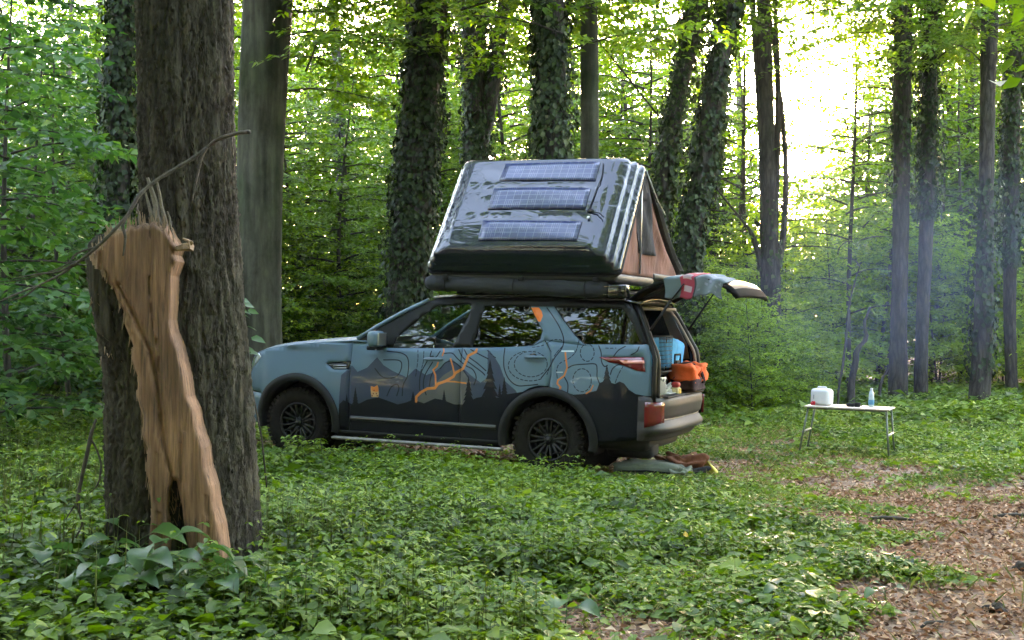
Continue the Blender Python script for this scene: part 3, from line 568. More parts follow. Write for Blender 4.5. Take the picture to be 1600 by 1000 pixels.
def stroke(pts, wd, c, dash=None, sm=True, taper=None):
    p = spline(pts, 8) if sm and len(pts) > 2 else np.array(pts, float); q = XY(p); r = wd*RES/2; acc = 0
    for i in range(len(q)-1):
        a, b = q[i], q[i+1]; L = np.linalg.norm(b-a)
        acc += L/RES
        if dash and (acc % dash) > dash*.62: continue
        rr = r if taper is None else r*(1-taper*i/len(q))
        x0, y0 = np.maximum((np.minimum(a, b)-rr-1).astype(int), 0); x1, y1 = np.minimum((np.maximum(a, b)+rr+2).astype(int), [IW, IH])
        if x1 <= x0 or y1 <= y0: continue
        X, Y = np.meshgrid(np.arange(x0, x1)+.5, np.arange(y0, y1)+.5); ab = b-a
        t = np.clip(((X-a[0])*ab[0]+(Y-a[1])*ab[1])/max(L*L, 1e-6), 0, 1); dd = np.hypot(X-a[0]-t*ab[0], Y-a[1]-t*ab[1])
        k = np.clip(rr-dd+.5, 0, 1)[..., None]; s = img[y0:y1, x0:x1]; s[:] = s*(1-k)+np.array(c)*k
LIGHT = (.084, .142, .195); MID = (.032, .046, .080); NAVY = (.003, .004, .009); INK = (.008, .011, .018); ORG = (.50, .155, .045); SUNO = (.80, .17, .03)
yy = np.linspace(W0, W1, IH)[:, None, None]; img[:] = np.array(LIGHT)
poly([T3(*p) for p in [(-60, 560), (-40, 330), (60, 240), (110, 300), (200, 260), (290, 165), (350, 240), (430, 290), (560, 350), (640, 270), (740, 330), (820, 300), (900, 235), (965, 175), (1060, 250), (1150, 330), (1240, 400), (1330, 330), (1420, 420), (1420, 700), (-60, 700)]], MID)
poly([T3(*p) for p in [(640, 600), (700, 480), (800, 430), (900, 330), (980, 280), (1080, 290), (1150, 400), (1160, 600)]], (.085, .085, .085))
poly([T4(*p) for p in [(-40, 900), (-40, 420), (10, 480), (60, 560), (110, 700), (200, 780), (260, 900)]], MID)
ink = .011
for L_ in [[(380, 110), (520, 130), (575, 190), (570, 330), (530, 420), (520, 520)], [(350, 190), (490, 195), (515, 250), (480, 330), (400, 360), (330, 340), (270, 270)], [(380, 520), (420, 440), (470, 415), (490, 450), (470, 520)],
           [(870, 110), (830, 165), (780, 160), (790, 110)], [(750, 200), (690, 320), (680, 440), (690, 500)], [(800, 210), (730, 330), (715, 430), (740, 510)], [(850, 230), (790, 330), (770, 430)],
           [(870, 270), (920, 215), (980, 205), (1050, 250), (1130, 350)], [(905, 130), (980, 130), (1030, 180), (1100, 240), (1170, 280), (1200, 350), (1180, 420)], [(1040, 95), (1080, 170), (1170, 240), (1250, 300), (1280, 330)],
           [(1090, 95), (1130, 160), (1210, 220), (1290, 290)], [(1150, 95), (1230, 140), (1310, 180)]]: stroke([T3(*p) for p in L_], ink, INK)
for L_ in [[(1300, 100), (1350, 150), (1380, 170)], [(665, 100), (665, 180), (650, 300), (640, 360)], [(720, 110), (715, 200), (690, 300)]]: stroke([T3(*p) for p in L_], .008, INK, .05)
for L_ in [[(470, 60), (520, 130), (580, 230), (615, 330), (600, 410), (540, 490), (490, 580), (420, 670)], [(105, 410), (95, 500), (100, 590), (140, 680), (210, 735), (300, 735), (390, 725)], [(640, 590), (700, 560), (800, 550), (890, 550), (905, 600), (905, 660), (925, 715)],
           [(620, 660), (650, 720), (650, 800)], [(920, 390), (940, 450), (945, 530), (970, 570), (995, 560)], [(1020, 640), (1040, 590), (1090, 555), (1150, 560)], [(1270, 400), (1250, 440), (1200, 470)], [(1150, 395), (1090, 430), (1050, 480)]]: stroke([T4(*p) for p in L_], ink, INK)
def ell(cx, cy_, rx, ry, a0=0, a1=360): return [(cx+rx*math.cos(math.radians(a)), cy_+ry*math.sin(math.radians(a))) for a in np.linspace(a0, a1, 24)]
for L_ in [ell(330, 550, 143, 110), ell(325, 565, 190, 130, 60, 260), [(345, 405), (440, 385), (520, 340), (590, 340), (605, 360)], [(600, 400), (540, 470), (500, 560), (470, 640)], [(750, 340), (720, 440), (660, 500), (580, 545), (555, 600), (560, 680)],
           ell(820, 450, 60, 75), ell(775, 690, 80, 100), [(1130, 570), (1090, 640), (1060, 720)], [(980, 410), (1020, 412), (1070, 410)]]: stroke([T4(*p) for p in L_], .008, INK, .05)
# dark hills with pines along the bottom
poly([(-3.9, .1), (-3.9, .40), (-2.40, .42)]+[T3(*p) for p in [(-60, 600), (-20, 560), (60, 600), (130, 590), (200, 555), (300, 535), (400, 570), (480, 600), (560, 580), (620, 555), (720, 590), (820, 545), (900, 560), (1000, 600), (1090, 600), (1200, 540), (1300, 520), (1400, 540)]]
     +[T4(*p) for p in [(100, 815), (200, 800), (260, 790), (320, 755), (400, 735), (480, 740), (570, 775), (700, 815), (780, 810), (900, 780), (925, 715), (960, 700), (1020, 710), (1060, 722), (1100, 700), (1140, 718), (1180, 770), (1240, 810), (1320, 825), (1400, 828)]]+[(1.3, .9), (1.3, .1)], NAVY)
def pine(T, ax, ay, by, half):
    n = 6; L = []; R = []
    for i in range(n):
        t0, t1 = i/n, (i+1)/n; L += [(ax-half*t1, ay+(by-ay)*t1), (ax-half*t1*.6, ay+(by-ay)*(t1-.02))]; R += [(ax+half*t1, ay+(by-ay)*t1), (ax+half*t1*.6, ay+(by-ay)*(t1-.02))]
    poly([T(*p) for p in [(ax, ay)]+L+R[::-1]], NAVY)
for A in [(T3, 90, 440, 600, 32), (T3, 905, 460, 590, 25), (T3, 1130, 340, 610, 58), (T3, 1328, 185, 600, 95), (T3, 10, 500, 600, 18), (T3, 620, 480, 590, 30), (T4, 100, 660, 830, 34), (T4, 990, 555, 800, 66), (T4, 60, 720, 840, 20)]: pine(*A)
for pts, wd in [([(648, 572), (650, 530), (690, 490), (750, 455), (820, 450), (850, 410), (920, 385), (990, 345), (1010, 310), (1080, 270), (1110, 200), (1130, 150), (1200, 115), (1205, 95)], .027), ([(830, 430), (825, 330), (805, 280), (840, 250), (850, 215)], .018),
                ([(900, 85), (905, 110), (890, 150)], .016), ([(1000, 320), (985, 250), (965, 180)], .016), ([(920, 388), (1000, 390), (1105, 405)], .015)]: stroke([T3(*p) for p in pts], wd, ORG, sm=False)
for pts, wd in [([(630, 450), (635, 510), (645, 580), (620, 650), (565, 690), (560, 720), (590, 750), (575, 775)], .017), ([(870, 735), (850, 780), (810, 805)], .012)]: stroke([T4(*p) for p in pts], wd, ORG, sm=False)
poly([T4(*p) for p in [(330, 58), (400, 58), (425, 90), (435, 130), (415, 182), (395, 180), (362, 120)]], SUNO)
poly([T3(*p) for p in [(232, 430), (262, 440), (292, 422), (300, 440), (306, 500), (300, 532), (238, 532), (230, 470)]], (.42, .24, .12))
poly([T3(*p) for p in [(234, 432), (262, 440), (290, 424), (298, 445), (302, 478), (280, 486), (256, 480), (238, 470)]], ORG)
for p in [(255, 500), (283, 500), (262, 470), (245, 520), (290, 520)]: poly([T3(p[0]-5, p[1]-6), T3(p[0]+5, p[1]-6), T3(p[0]+5, p[1]+6), T3(p[0]-5, p[1]+6)], (.12, .04, .02))
stroke([T4(600, 437), T4(700, 437)], .014, (.45, .55, .6), sm=False); stroke([T4(555, 620), T4(605, 620)], .010, (.35, .42, .45), sm=False)
im = bpy.data.images.new('side_wrap', IW, IH, float_buffer=False); im.colorspace_settings.name = 'Linear Rec.709' if 'Linear Rec.709' in [i.identifier for i in bpy.types.ColorManagedInputColorspaceSettings.bl_rna.properties['name'].enum_items] else im.colorspace_settings.name
srgb = np.where(img <= .0031308, img*12.92, 1.055*np.power(np.maximum(img, 1e-6), 1/2.4)-.055)
im.colorspace_settings.name = 'sRGB'
buf = np.ones((IH, IW, 4), np.float32); buf[..., :3] = srgb; im.pixels.foreach_set(buf.ravel()); im.update(); im.pack()
# car materials
def paint_mat():
    m, n, b, o = new_mat('wrapped_paint'); t = n.nodes.new('ShaderNodeTexImage'); t.image = im; t.extension = 'EXTEND'
    u = N(n, 'ShaderNodeUVMap', uv_map='wrap'); n.links.new(u.outputs[0], t.inputs[0])
    d = N(n, 'ShaderNodeTexNoise', Scale=3.5, Detail=6.0); n.links.new(coords(n), d.inputs['Vector'])
    g = n.nodes.new('ShaderNodeSeparateXYZ'); tc = n.nodes.new('ShaderNodeTexCoord'); n.links.new(tc.outputs['Object'], g.inputs[0])
    mr = N(n, 'ShaderNodeMapRange'); n.links.new(g.outputs['Z'], mr.inputs[0]); mr.inputs[1].default_value = .85; mr.inputs[2].default_value = .3; mr.inputs[3].default_value = 0; mr.inputs[4].default_value = .035
    mm = N(n, 'ShaderNodeMath', operation='MULTIPLY'); n.links.new(mr.outputs[0], mm.inputs[0]); n.links.new(d.outputs[0], mm.inputs[1])
    mx = N(n, 'ShaderNodeMix', data_type='RGBA'); n.links.new(mm.outputs[0], mx.inputs[0]); n.links.new(t.outputs[0], mx.inputs[6]); mx.inputs[7].default_value = (.10, .085, .07, 1)
    n.links.new(mx.outputs[2], b.inputs['Base Color']); b.inputs['Roughness'].default_value = .55; b.inputs['Specular IOR Level'].default_value = .15; b.inputs['Coat Weight'].default_value = .15; b.inputs['Coat Roughness'].default_value = .04
    return m
mPaint = paint_mat()
mBlue = plain('blue_grey_paint', LIGHT, .5, coat=.4, spec=.3, var=.05, vs=3)
mGloss = plain('gloss_black', (.006, .006, .007), .12, coat=.5, var=.1)
mFrame = plain('window_frame_black', (.005, .005, .006), .4, var=.1, spec=.2)
mTrim = plain('black_plastic', (.008, .008, .009), .65, var=.2, spec=.25, vs=20, bmp=.1)
mDark = plain('dark_interior', (.009, .009, .010), .8)
mBeige = plain('beige_trim', (.26, .21, .155), .7, var=.08)
mBumper = plain('grey_bumper', (.030, .027, .028), .55, coat=0, spec=.3, var=.12, vs=5)
mRim = plain('satin_black_rim', (.004, .004, .005), .35, 0, spec=.3, var=.1)
mRubber = plain('tyre_rubber', (.012, .010, .009), .95, spec=.15, var=.35, vs=14, bmp=.4)
mSteel = plain('bare_steel', (.45, .45, .46), .35, .9, var=.1)
mRed = plain('red_lens', (.13, .006, .009), .12, coat=.6, var=.2, vs=12)
mLens = plain('clear_lens', (.55, .58, .62), .1, .4, coat=.8, var=.2, vs=30)
mGlassDk = glass_mat('privacy_glass', (.012, .014, .016)); mGlass = glass_mat('window_glass', (.62, .72, .68))
car = empty('car'); car.matrix_world = CARM
tag(car, 'blue-grey off-road estate car with mountain and contour-line wrap, tailgate open', 'car')
def fill2(outer, holes=(), sp=.05):
    def res(p):
        out = []
        for i in range(len(p)):
            a, b = np.array(p[i]), np.array(p[(i+1) % len(p)]); k = max(1, int(np.linalg.norm(b-a)/sp))
            out += [tuple(a+(b-a)*j/k) for j in range(k)]
        return out
    def inside(q, p):
        c = False; j = len(p)-1
        for i in range(len(p)):
            if (p[i][1] > q[1]) != (p[j][1] > q[1]) and q[0] < (p[j][0]-p[i][0])*(q[1]-p[i][1])/(p[j][1]-p[i][1])+p[i][0]: c = not c
            j = i
        return c
    loops = [res(outer)]+[res(h) for h in holes]; V = []; E = []
    for lp in loops:
        b = len(V); V += lp; E += [(b+i, b+(i+1) % len(lp)) for i in range(len(lp))]
    bd = np.array(V); mn, mxx = bd.min(0), bd.max(0)
    for a in np.arange(mn[0]+sp/2, mxx[0], sp):
        for b in np.arange(mn[1]+sp/2, mxx[1], sp):
            if inside((a, b), loops[0]) and not any(inside((a, b), h) for h in loops[1:]) and np.min(np.hypot(bd[:, 0]-a, bd[:, 1]-b)) > sp*.45: V.append((a, b))
    r = delaunay_2d_cdt([Vector(v) for v in V], E, [], 0, 1e-5)
    vs = [tuple(v) for v in r[0]]; F = []
    for f in r[2]:
        c = (sum(vs[i][0] for i in f)/3, sum(vs[i][1] for i in f)/3)
        if inside(c, loops[0]) and not any(inside(c, h) for h in loops[1:]): F.append(tuple(f))
    return vs, F
def flank(name, outer, mat, parent=None, holes=(), off=0.0, side=-1, sp=.05, thick=.018, edge=0.0):
    """a body panel lying on the flank surface"""
    vs, F = fill2(outer, holes, sp)
    V = [(u, side*(hw(u, w_)+off), w_) for u, w_ in vs]
    out = []
    for f in F:
        a, b, c = [Vector(V[i]) for i in f]; nrm = (b-a).cross(c-a)
        out.append(f if nrm.y*side > 0 else f[::-1])
    me = bpy.data.meshes.new(name); me.from_pydata(V, [], out); uv = me.uv_layers.new(name='wrap')
    for lp in me.loops:
        u, _, w_ = V[lp.vertex_index]; uv.data[lp.index].uv = ((u-U0)/(U1-U0), (w_-W0)/(W1-W0))
    shade(me); o = link_mesh(name, me, mat, parent or car)
    if thick: m = o.modifiers.new('s', 'SOLIDIFY'); m.thickness = thick; m.offset = -1; m.use_even_offset = False; m.use_quality_normals = False
    return o
def arc(cu, cw, r, a0, a1, n=18): return [(cu+r*math.cos(math.radians(a)), cw+r*math.sin(math.radians(a))) for a in np.linspace(a0, a1, n)]
FW, RW, WR = (-2.92, .40), (0, .385), .385
AO = .50
front_edge = [(-3.80, .70), (-3.80, .86), (-3.765, .96), (-3.68, 1.05), (-3.52, 1.13), (-3.30, 1.185), (-3.0, 1.235), (-2.6, 1.275), (-2.273, 1.30)]
belt = [(-1.80, 1.255), (-1.3, 1.275), (-.7, 1.30), (-.2, 1.33), (.97, 1.375)]
fw_ = [trace(*p) for p in [(612, 546), (620, 528), (662, 492), (686, 477), (738, 475), (733, 492), (705, 545)]]
rw_ = [trace(*p) for p in [(738, 542), (757, 478), (829, 479), (837, 498), (847, 516), (844, 529), (832, 538), (816, 542)]]
qw_ = [trace(*p) for p in [(868, 480), (973, 482), (988, 505), (1003, 539), (925, 540), (912, 535), (899, 523), (881, 499)]]
print('windows', [[(round(a, 2), round(b, 2)) for a, b in q] for q in (fw_, rw_, qw_)])
DS = -.97   # door split
lamp_h = [(-3.79, .90), (-3.755, .975), (-3.66, 1.07), (-3.50, 1.125), (-3.46, 1.09), (-3.52, 1.02), (-3.62, .96), (-3.70, .91)]
vent_h = [trace(*p) for p in [(508, 567), (548, 564), (546, 577), (520, 577)]]
tail_h = [trace(*p) for p in [(936, 558), (1006, 558), (1009, 581), (995, 579), (970, 569), (952, 566)]]
for side in (-1, 1):
    near = side < 0
    flank('front_wing', front_edge+[(-2.273, .33)]+arc(*FW, AO, -6, 150, 22)+[(-3.42, .70)], mPaint, holes=[lamp_h, vent_h], side=side)
    flank('front_bumper', [(-3.80, .692), (-3.425, .692)]+arc(*FW, AO, 152, 186, 6)+[(-3.6, .36), (-3.76, .42), (-3.80, .5)], mBlue, side=side)
    lm = flank('headlight', lamp_h, mLens, side=side, off=.004, sp=.03)
    vt = flank('wing_vent', vent_h, mGloss, side=side, off=-.012, sp=.03)
    b = MB(); 
    p0, p1 = trace(522, 571), trace(541, 571); p2, p3 = trace(522, 575), trace(541, 575)
    for pa, pb in ((p0, p1), (p2, p3)): b.tube([(pa[0], side*(hw(*pa)+.002), pa[1]), (pb[0], side*(hw(*pb)+.002), pb[1])], .006, 6)
    b.build('vent_bar', mSteel, vt)
    fd = flank('front_door', [(-2.265, 1.298), (-2.05, 1.305), (-1.83, 1.245), (-1.3, 1.262), (-.975, 1.28), (-.975, .33), (-2.265, .33)], mPaint, side=side)
    rd = flank('rear_door', [(-.968, 1.28), (-.7, 1.29), (-.2, 1.325), (-.08, 1.38), (.0, 1.27), (.02, 1.05)]+[(.0, .92)]+arc(*RW, AO+.02, 92, 186, 14)+[(-.53, .33), (-.968, .33)], mPaint, side=side)
    flank('rear_quarter', [(-.073, 1.388), (.006, 1.275), (.028, 1.05), (.012, .93)]+arc(*RW, AO, 88, -4, 14)+[(.62, .40), (1.03, .46), (1.05, .8), (1.045, 1.1), (1.03, 1.25), (.99, 1.38), (.44, 1.365), (.2, 1.365)], mPaint, holes=[tail_h], side=side)
    tl = flank('tail_light', tail_h, mRed, side=side, off=.006, sp=.03)
    sub = [trace(*p) for p in [(968, 563), (1007, 563), (1008, 568), (975, 568)]]
    flank('light_bar', sub, plain('pale_lens', (.7, .25, .22), .2, coat=.5), tl, off=.012, sp=.03, side=side)
    # greenhouse frame: gloss black around the glass, blue post ahead of the rear window
    post = [trace(*p) for p in [(829.5, 479), (866, 479), (880, 500), (898, 524), (911, 536.5), (925, 541.5)]]+[(.2, 1.363), (-.071, 1.386)]+[trace(*p) for p in [(832, 540), (845, 530), (848.5, 516), (838, 498)]]
    flank('rear_post', post, mPaint, side=side, off=.002)
    top_fr = [(-2.24, 1.31), (-2.0, 1.46), (-1.72, 1.62), (-1.45, 1.755), (-1.30, 1.79), (-1.0, 1.805), (-.1, 1.82), (.70, 1.80), (.83, 1.70), (.985, 1.384), (.5, 1.372), (-.07, 1.372), (-.2, 1.332), (-.7, 1.297), (-1.3, 1.27), (-1.82, 1.252), (-2.04, 1.312)]
    flank('window_frame', top_fr, mFrame, holes=[fw_, rw_, qw_], side=side, off=-.002, thick=.005, sp=.04)
    for nm, hole, mt in (('front_window', fw_, mGlass), ('rear_window', rw_, mGlassDk), ('quarter_window', qw_, mGlassDk)):
        flank(nm, [((a-sum(p[0] for p in hole)/len(hole))*1.02+sum(p[0] for p in hole)/len(hole), (b_-sum(p[1] for p in hole)/len(hole))*1.02+sum(p[1] for p in hole)/len(hole)) for a, b_ in hole], mt, side=side, off=-.009, thick=0)
    # roof rail strip and blue A-post
    b = MB(); pts = [(-2.22, 1.33), (-2.0, 1.475), (-1.72, 1.635), (-1.45, 1.77)]
    b.tube([(u, side*(hw(u, w_)+.0), w_) for u, w_ in pts], .022, 8); b.build('windscreen_post', mBlue, car)
    b = MB(); b.tube([(u, side*(hw(u, 1.8)-.03), w_) for u, w_ in [(-1.40, 1.79), (-1.0, 1.828), (-.1, 1.842), (.7, 1.82)]], .018, 8); b.build('roof_rail', mGloss, car)
    # sill and side step
    b = MB(); b.grid(lambda u, t: (u, side*(.97-.10*t*t-.0), .345-.11*t), np.linspace(-2.42, -.52, 20), np.linspace(0, 1, 6), flip=side > 0); b.build('sill', mTrim, car, .01)
    b = MB(); b.box((-1.47, side*.985, .262), (1.98, .07, .035), r=.015)
    for q in (-2.2, -1.47, -.75): b.box((q, side*.90, .265), (.05, .2, .03), r=.006)
    b.build('side_step', plain('worn_step', (.22, .2, .19), .45, .5, var=.3, vs=20), car)
    b = MB(); z_ = .505; b.grid(lambda u, t: (u, side*(hw(u, z_)+.012*math.sin(t*PI)), .455+.05*t), np.linspace(-2.25, -.56, 24), np.linspace(0, 1, 5), flip=side > 0); b.build('door_moulding', plain('moulding', (.012, .013, .016), .3, coat=.5), car)
    # arches
    for nm, C, lo in (('front_arch', FW, -8), ('rear_arch', RW, -8)):
        b = MB()
        def fa(a, t, C=C):
            r = [.535, .53, .49, .455, .445, .445][t]; o = [.0, .028, .038, .034, .015, -.25][t]; u = C[0]+r*math.cos(a); w_ = C[1]+r*math.sin(a)
            return (u, side*(hw(max(u, -3.62), w_)+o), w_)
        b.grid(fa, np.radians(np.linspace(-10, 190, 44)), range(6), flip=side < 0); b.build('wheel_arch', mTrim, car)
        b = MB(); b.grid(lambda a, t, C=C: (C[0]+.44*math.cos(a), side*(.70-.32*t), C[1]+.44*math.sin(a)), np.radians(np.linspace(-20, 200, 20)), [0, 1], flip=side < 0)
        b.add([(C[0]+.44*math.cos(a), side*.38, C[1]+.44*math.sin(a)) for a in np.radians(np.linspace(0, 360, 24, endpoint=False))], [tuple(range(24))]); b.build('wheel_well', mDark, car)
    # door handles and mirrors
    for dr, (hx, hy) in ((fd, (678, 561)), (rd, (836, 558))):
        u, w_ = trace(hx, hy); b = MB(); b.tube([(u+q, side*(hw(u, w_)+.008+.022*(1-abs(q/.11)**3)), w_+.012*q) for q in np.linspace(-.11, .11, 9)], [.008, .014, .017, .018, .018, .018, .017, .014, .008], 8)
        h = b.build('handle', mBlue, dr)
        b = MB(); b.lathe([(.0001, 0), (.045, .002), (.05, .006), (.052, 0)], 20, axis=1, c=(u-.02, side*(hw(u, w_)-.001), w_-.012)); b.build('handle_recess', mGloss, dr)
    b = MB(); b.box((-1.90, side*1.10, 1.34), (.13, .22, .17), r=.045, seg=3); mir = b.build('mirror', mBlue, car)
    b = MB(); b.box((-1.83, side*1.10, 1.34), (.012, .18, .13), r=.004); b.build('mirror_glass', mSteel, mir)
    b = MB(); b.box((-1.92, side*1.08, 1.245), (.11, .2, .045), r=.015); b.box((-1.88, side*.99, 1.27), (.06, .12, .05), r=.01); b.build('mirror_foot', mTrim, mir)
# door seams, drawn as thin recessed dark strips are the real gaps between panels; a dark liner behind them
for side in (-1, 1):
    flank('inner_liner', [(-2.4, 1.24), (-2.4, .36), (-.55, .36), (-.5, .95), (.5, 1.0), (1.0, .6), (.98, 1.34), (-.9, 1.26)], mDark, side=side, off=-.03, thick=0, sp=.1)
def topz(u): return float(np.interp(u, [p[0] for p in front_edge], [p[1] for p in front_edge]))
b = MB()
us = [-3.80, -3.79, -3.765, -3.72, -3.62, -3.5, -3.35, -3.1, -2.8, -2.5, -2.273, -2.10]
def fh(u, t):
    z = topz(u) if u < -2.28 else 1.30; hw_ = hw(u, min(z, 1.2))-.004; e = abs(t)
    return (u-.06*(1-t*t)*sst((-u-3.2)/.5), hw_*t, z+.055*(1-e**3)*sst((u+3.85)/.4)+.012*math.exp(-((e-.78)/.05)**2)*sst((u+3.7)/.4))
b.grid(fh, us, np.linspace(-1, 1, 31)); b.build('bonnet', mBlue, car, .01)
b = MB(); b.grid(lambda t, v: (-3.80-.06*(1-v*v), v*.50, .42+.42*t), np.linspace(0, 1, 6), np.linspace(-1, 1, 9)); b.build('grille', mGloss, car)
b = MB()
def fws(t, s):
    u = -2.10+.72*t; z = 1.315+.475*t-.03*math.sin(t*PI)*0; return (u-.10*(1-s*s), s*(hw(u, z)-.03), z+.045*(1-s*s))
b.grid(fws, np.linspace(0, 1, 10), np.linspace(-1, 1, 15)); b.build('windscreen', mGlass, car)
b = MB()
b.grid(lambda u, s: (u, s*(hw(u, 1.80)-.02), 1.80+.055*(1-s*s)-.02*max(0, (-1.2-u)/.3)-.03*max(0, (u-.6)/.3)), np.linspace(-1.42, .86, 16), np.linspace(-1, 1, 15)); b.build('roof', mGloss, car, .02)
# underside, floor, cabin
b = MB(); b.box((-1.3, 0, .42), (4.4, 1.1, .16), r=.04); b.box((-1.45, 0, .42), (1.9, 1.82, .14), r=.03); b.box((.35, 0, .40), (1.2, 1.2, .22), r=.06); b.box((0, 0, .33), (.16, 1.5, .14), r=.05); b.box((-2.92, 0, .34), (.14, 1.5, .12), r=.04); b.box((.70, -.3, .30), (.5, .3, .2), r=.06); b.build('chassis', mDark, car)
b = MB(); b.box((-1.5, 0, .58), (2.6, 1.75, .04), r=.01); b.build('cabin_floor', mDark, car)
b = MB(); b.box((-2.15, 0, .95), (.5, 1.66, .62), r=.06); b.box((-1.98, 0, 1.22), (.3, 1.6, .1), r=.04); db = b.build('dashboard', mDark, car)
b = MB(); C_ = (-1.66, -.42, 1.17); b.tube([(C_[0]+.19*math.sin(a)*math.sin(.45), C_[1]+.19*math.cos(a), C_[2]+.19*math.sin(a)*math.cos(.45)) for a in np.linspace(0, 2*PI, 25)], .016, 8, cap=False)
b.tube([C_, (-1.95, -.42, 1.05)], .03, 8); b.tube([(C_[0], C_[1]-.18, C_[2]), (C_[0], C_[1]+.18, C_[2])], .014, 6); b.build('steering_wheel', mTrim, car)
for su, sv in ((-1.15, -.42), (-1.15, .42), (-.25, -.5), (-.25, 0), (-.25, .5)):
    b = MB(); b.box((su-.22, sv, .82), (.5, .46, .16), r=.06); b.box((su+.06, sv, 1.15), (.14, .46, .62), Matrix.Rotation(.22, 3, 'Y'), r=.06); b.box((su+.15, sv, 1.53), (.10, .25, .16), r=.04); b.build('seat', plain('seat_cloth', (.045, .042, .04), .9, vs=30), car)
b = MB(); b.box((-1.62, 0, 1.66), (.02, .24, .07), r=.01); b.build('inside_mirror', mTrim, car)
# load bay
b = MB(); b.box((.62, 0, .80), (.86, 1.36, .05), r=.012); b.box((1.06, 0, .80), (.16, 1.2, .03), r=.01); b.build('load_floor', mDark, car)
for side in (-1, 1):
    b = MB(); b.box((.62, side*.74, .98), (.84, .10, .36), r=.03); b.build('load_side', plain('bay_lining', (.05, .048, .045), .85), car)
    b = MB(); b.add([(.10, side*.85, 1.20), (.98, side*.84, 1.20), (.95, side*.82, 1.36), (.76, side*.70, 1.76), (.66, side*.69, 1.78), (.80, side*.80, 1.38), (.10, side*.82, 1.38)], [(0, 1, 2, 5, 6), (2, 3, 4, 5)]); b.build('bay_trim', mBeige, car, .012)
b = MB(); b.box((.22, 0, 1.74), (1.3, 1.3, .03), r=.01); b.build('headlining', mBeige, car)
def ur(w_): return float(np.interp(w_, [.8, 1.25, 1.38, 1.62, 1.76, 1.8], [1.07, 1.06, 1.0, .88, .80, .76]))
def opening(inset, du, r_=.14):
    hwb, hwt = .80-inset, .67-inset; zb, zt = .84+inset*.4, 1.785-inset
    return [(-hwb, zb), (-hwb-.01, 1.0), (-hwb-.01, 1.25), (-hwb+.02, 1.42), (-(hwt+.03), 1.62), (-hwt+.02, zt-.05), (-hwt+.10, zt), (0, zt+.02), (hwt-.10, zt), (hwt-.02, zt-.05), (hwt+.03, 1.62), (hwb-.02, 1.42), (hwb+.01, 1.25), (hwb+.01, 1.0), (hwb, zb)]
for nm, ins, du, rad, mt in (('rear_pillar', .0, .005, .04, mFrame), ('opening_seal', .055, .0, .018, mBeige)):
    b = MB(); pp = spline([(ur(z)+du, y, z) for y, z in opening(ins, du)], 4); b.tube(pp, rad, 8); b.build(nm, mt, car)
for side in (-1, 1):
    b = MB(); b.grid(lambda w_, t: (ur(w_)-.02+(.0)*t, side*(.76+(hw(1.02, w_)-.76-.006)*t), w_), np.linspace(.82, 1.78, 16), np.linspace(0, 1, 4)); b.build('rear_post_face', mFrame, car, .01)
    b = MB(); b.tube([(ur(z)+.01, side*(hw(1., z)-.012), z) for z in np.linspace(.82, 1.76, 10)], .022, 8); b.build('rear_edge', mFrame, car)
# rear bumper
b = MB()
def fbm(s, t):
    z = .86-.42*t; v = s; e = abs(v)/.97; u0 = 1.06+.13*(1-min(1.05, max(0, e))**5)
    prof = np.interp(t, [0, .05, .2, .45, .5, .56, .72, .78, .86, 1], [-.09, -.01, .0, -.02, -.05, -.05, .01, .01, -.06, -.10]); 
    if abs(s) > .99: return (.93, math.copysign(.952, s), z)
    return (u0+prof, v*.955, z)
b.grid(fbm, np.concatenate([[-1.0], np.linspace(-.975, -.8, 8), np.linspace(-.7, .7, 13), np.linspace(.8, .975, 8), [1.0]]), np.linspace(0, 1, 30), flip=True); bp = b.build('rear_bumper', mBumper, car, .02)
b = MB(); b.box((1.10, 0, .862), (.16, 1.5, .02), r=.008); b.build('bumper_top', mTrim, bp)
b = MB(); b.tube([(1.06+.13*(1-abs(v/.97)**5)-.035, v*.985, .64) for v in np.linspace(-.8, .8, 21)], .010, 6); b.build('bumper_strip', plain('bright_strip', (.4, .38, .40), .3, .6), bp)
for side in (-1, 1):
    b = MB(); b.grid(lambda s, t: (1.00+.165*s**.8, side*(.962-.14*s**2.2), .82-.20*t-.05*t*(1-s)), np.linspace(0, 1, 6), np.linspace(0, 1, 6), flip=side > 0); b.build('reflector', mRed, bp, .02)
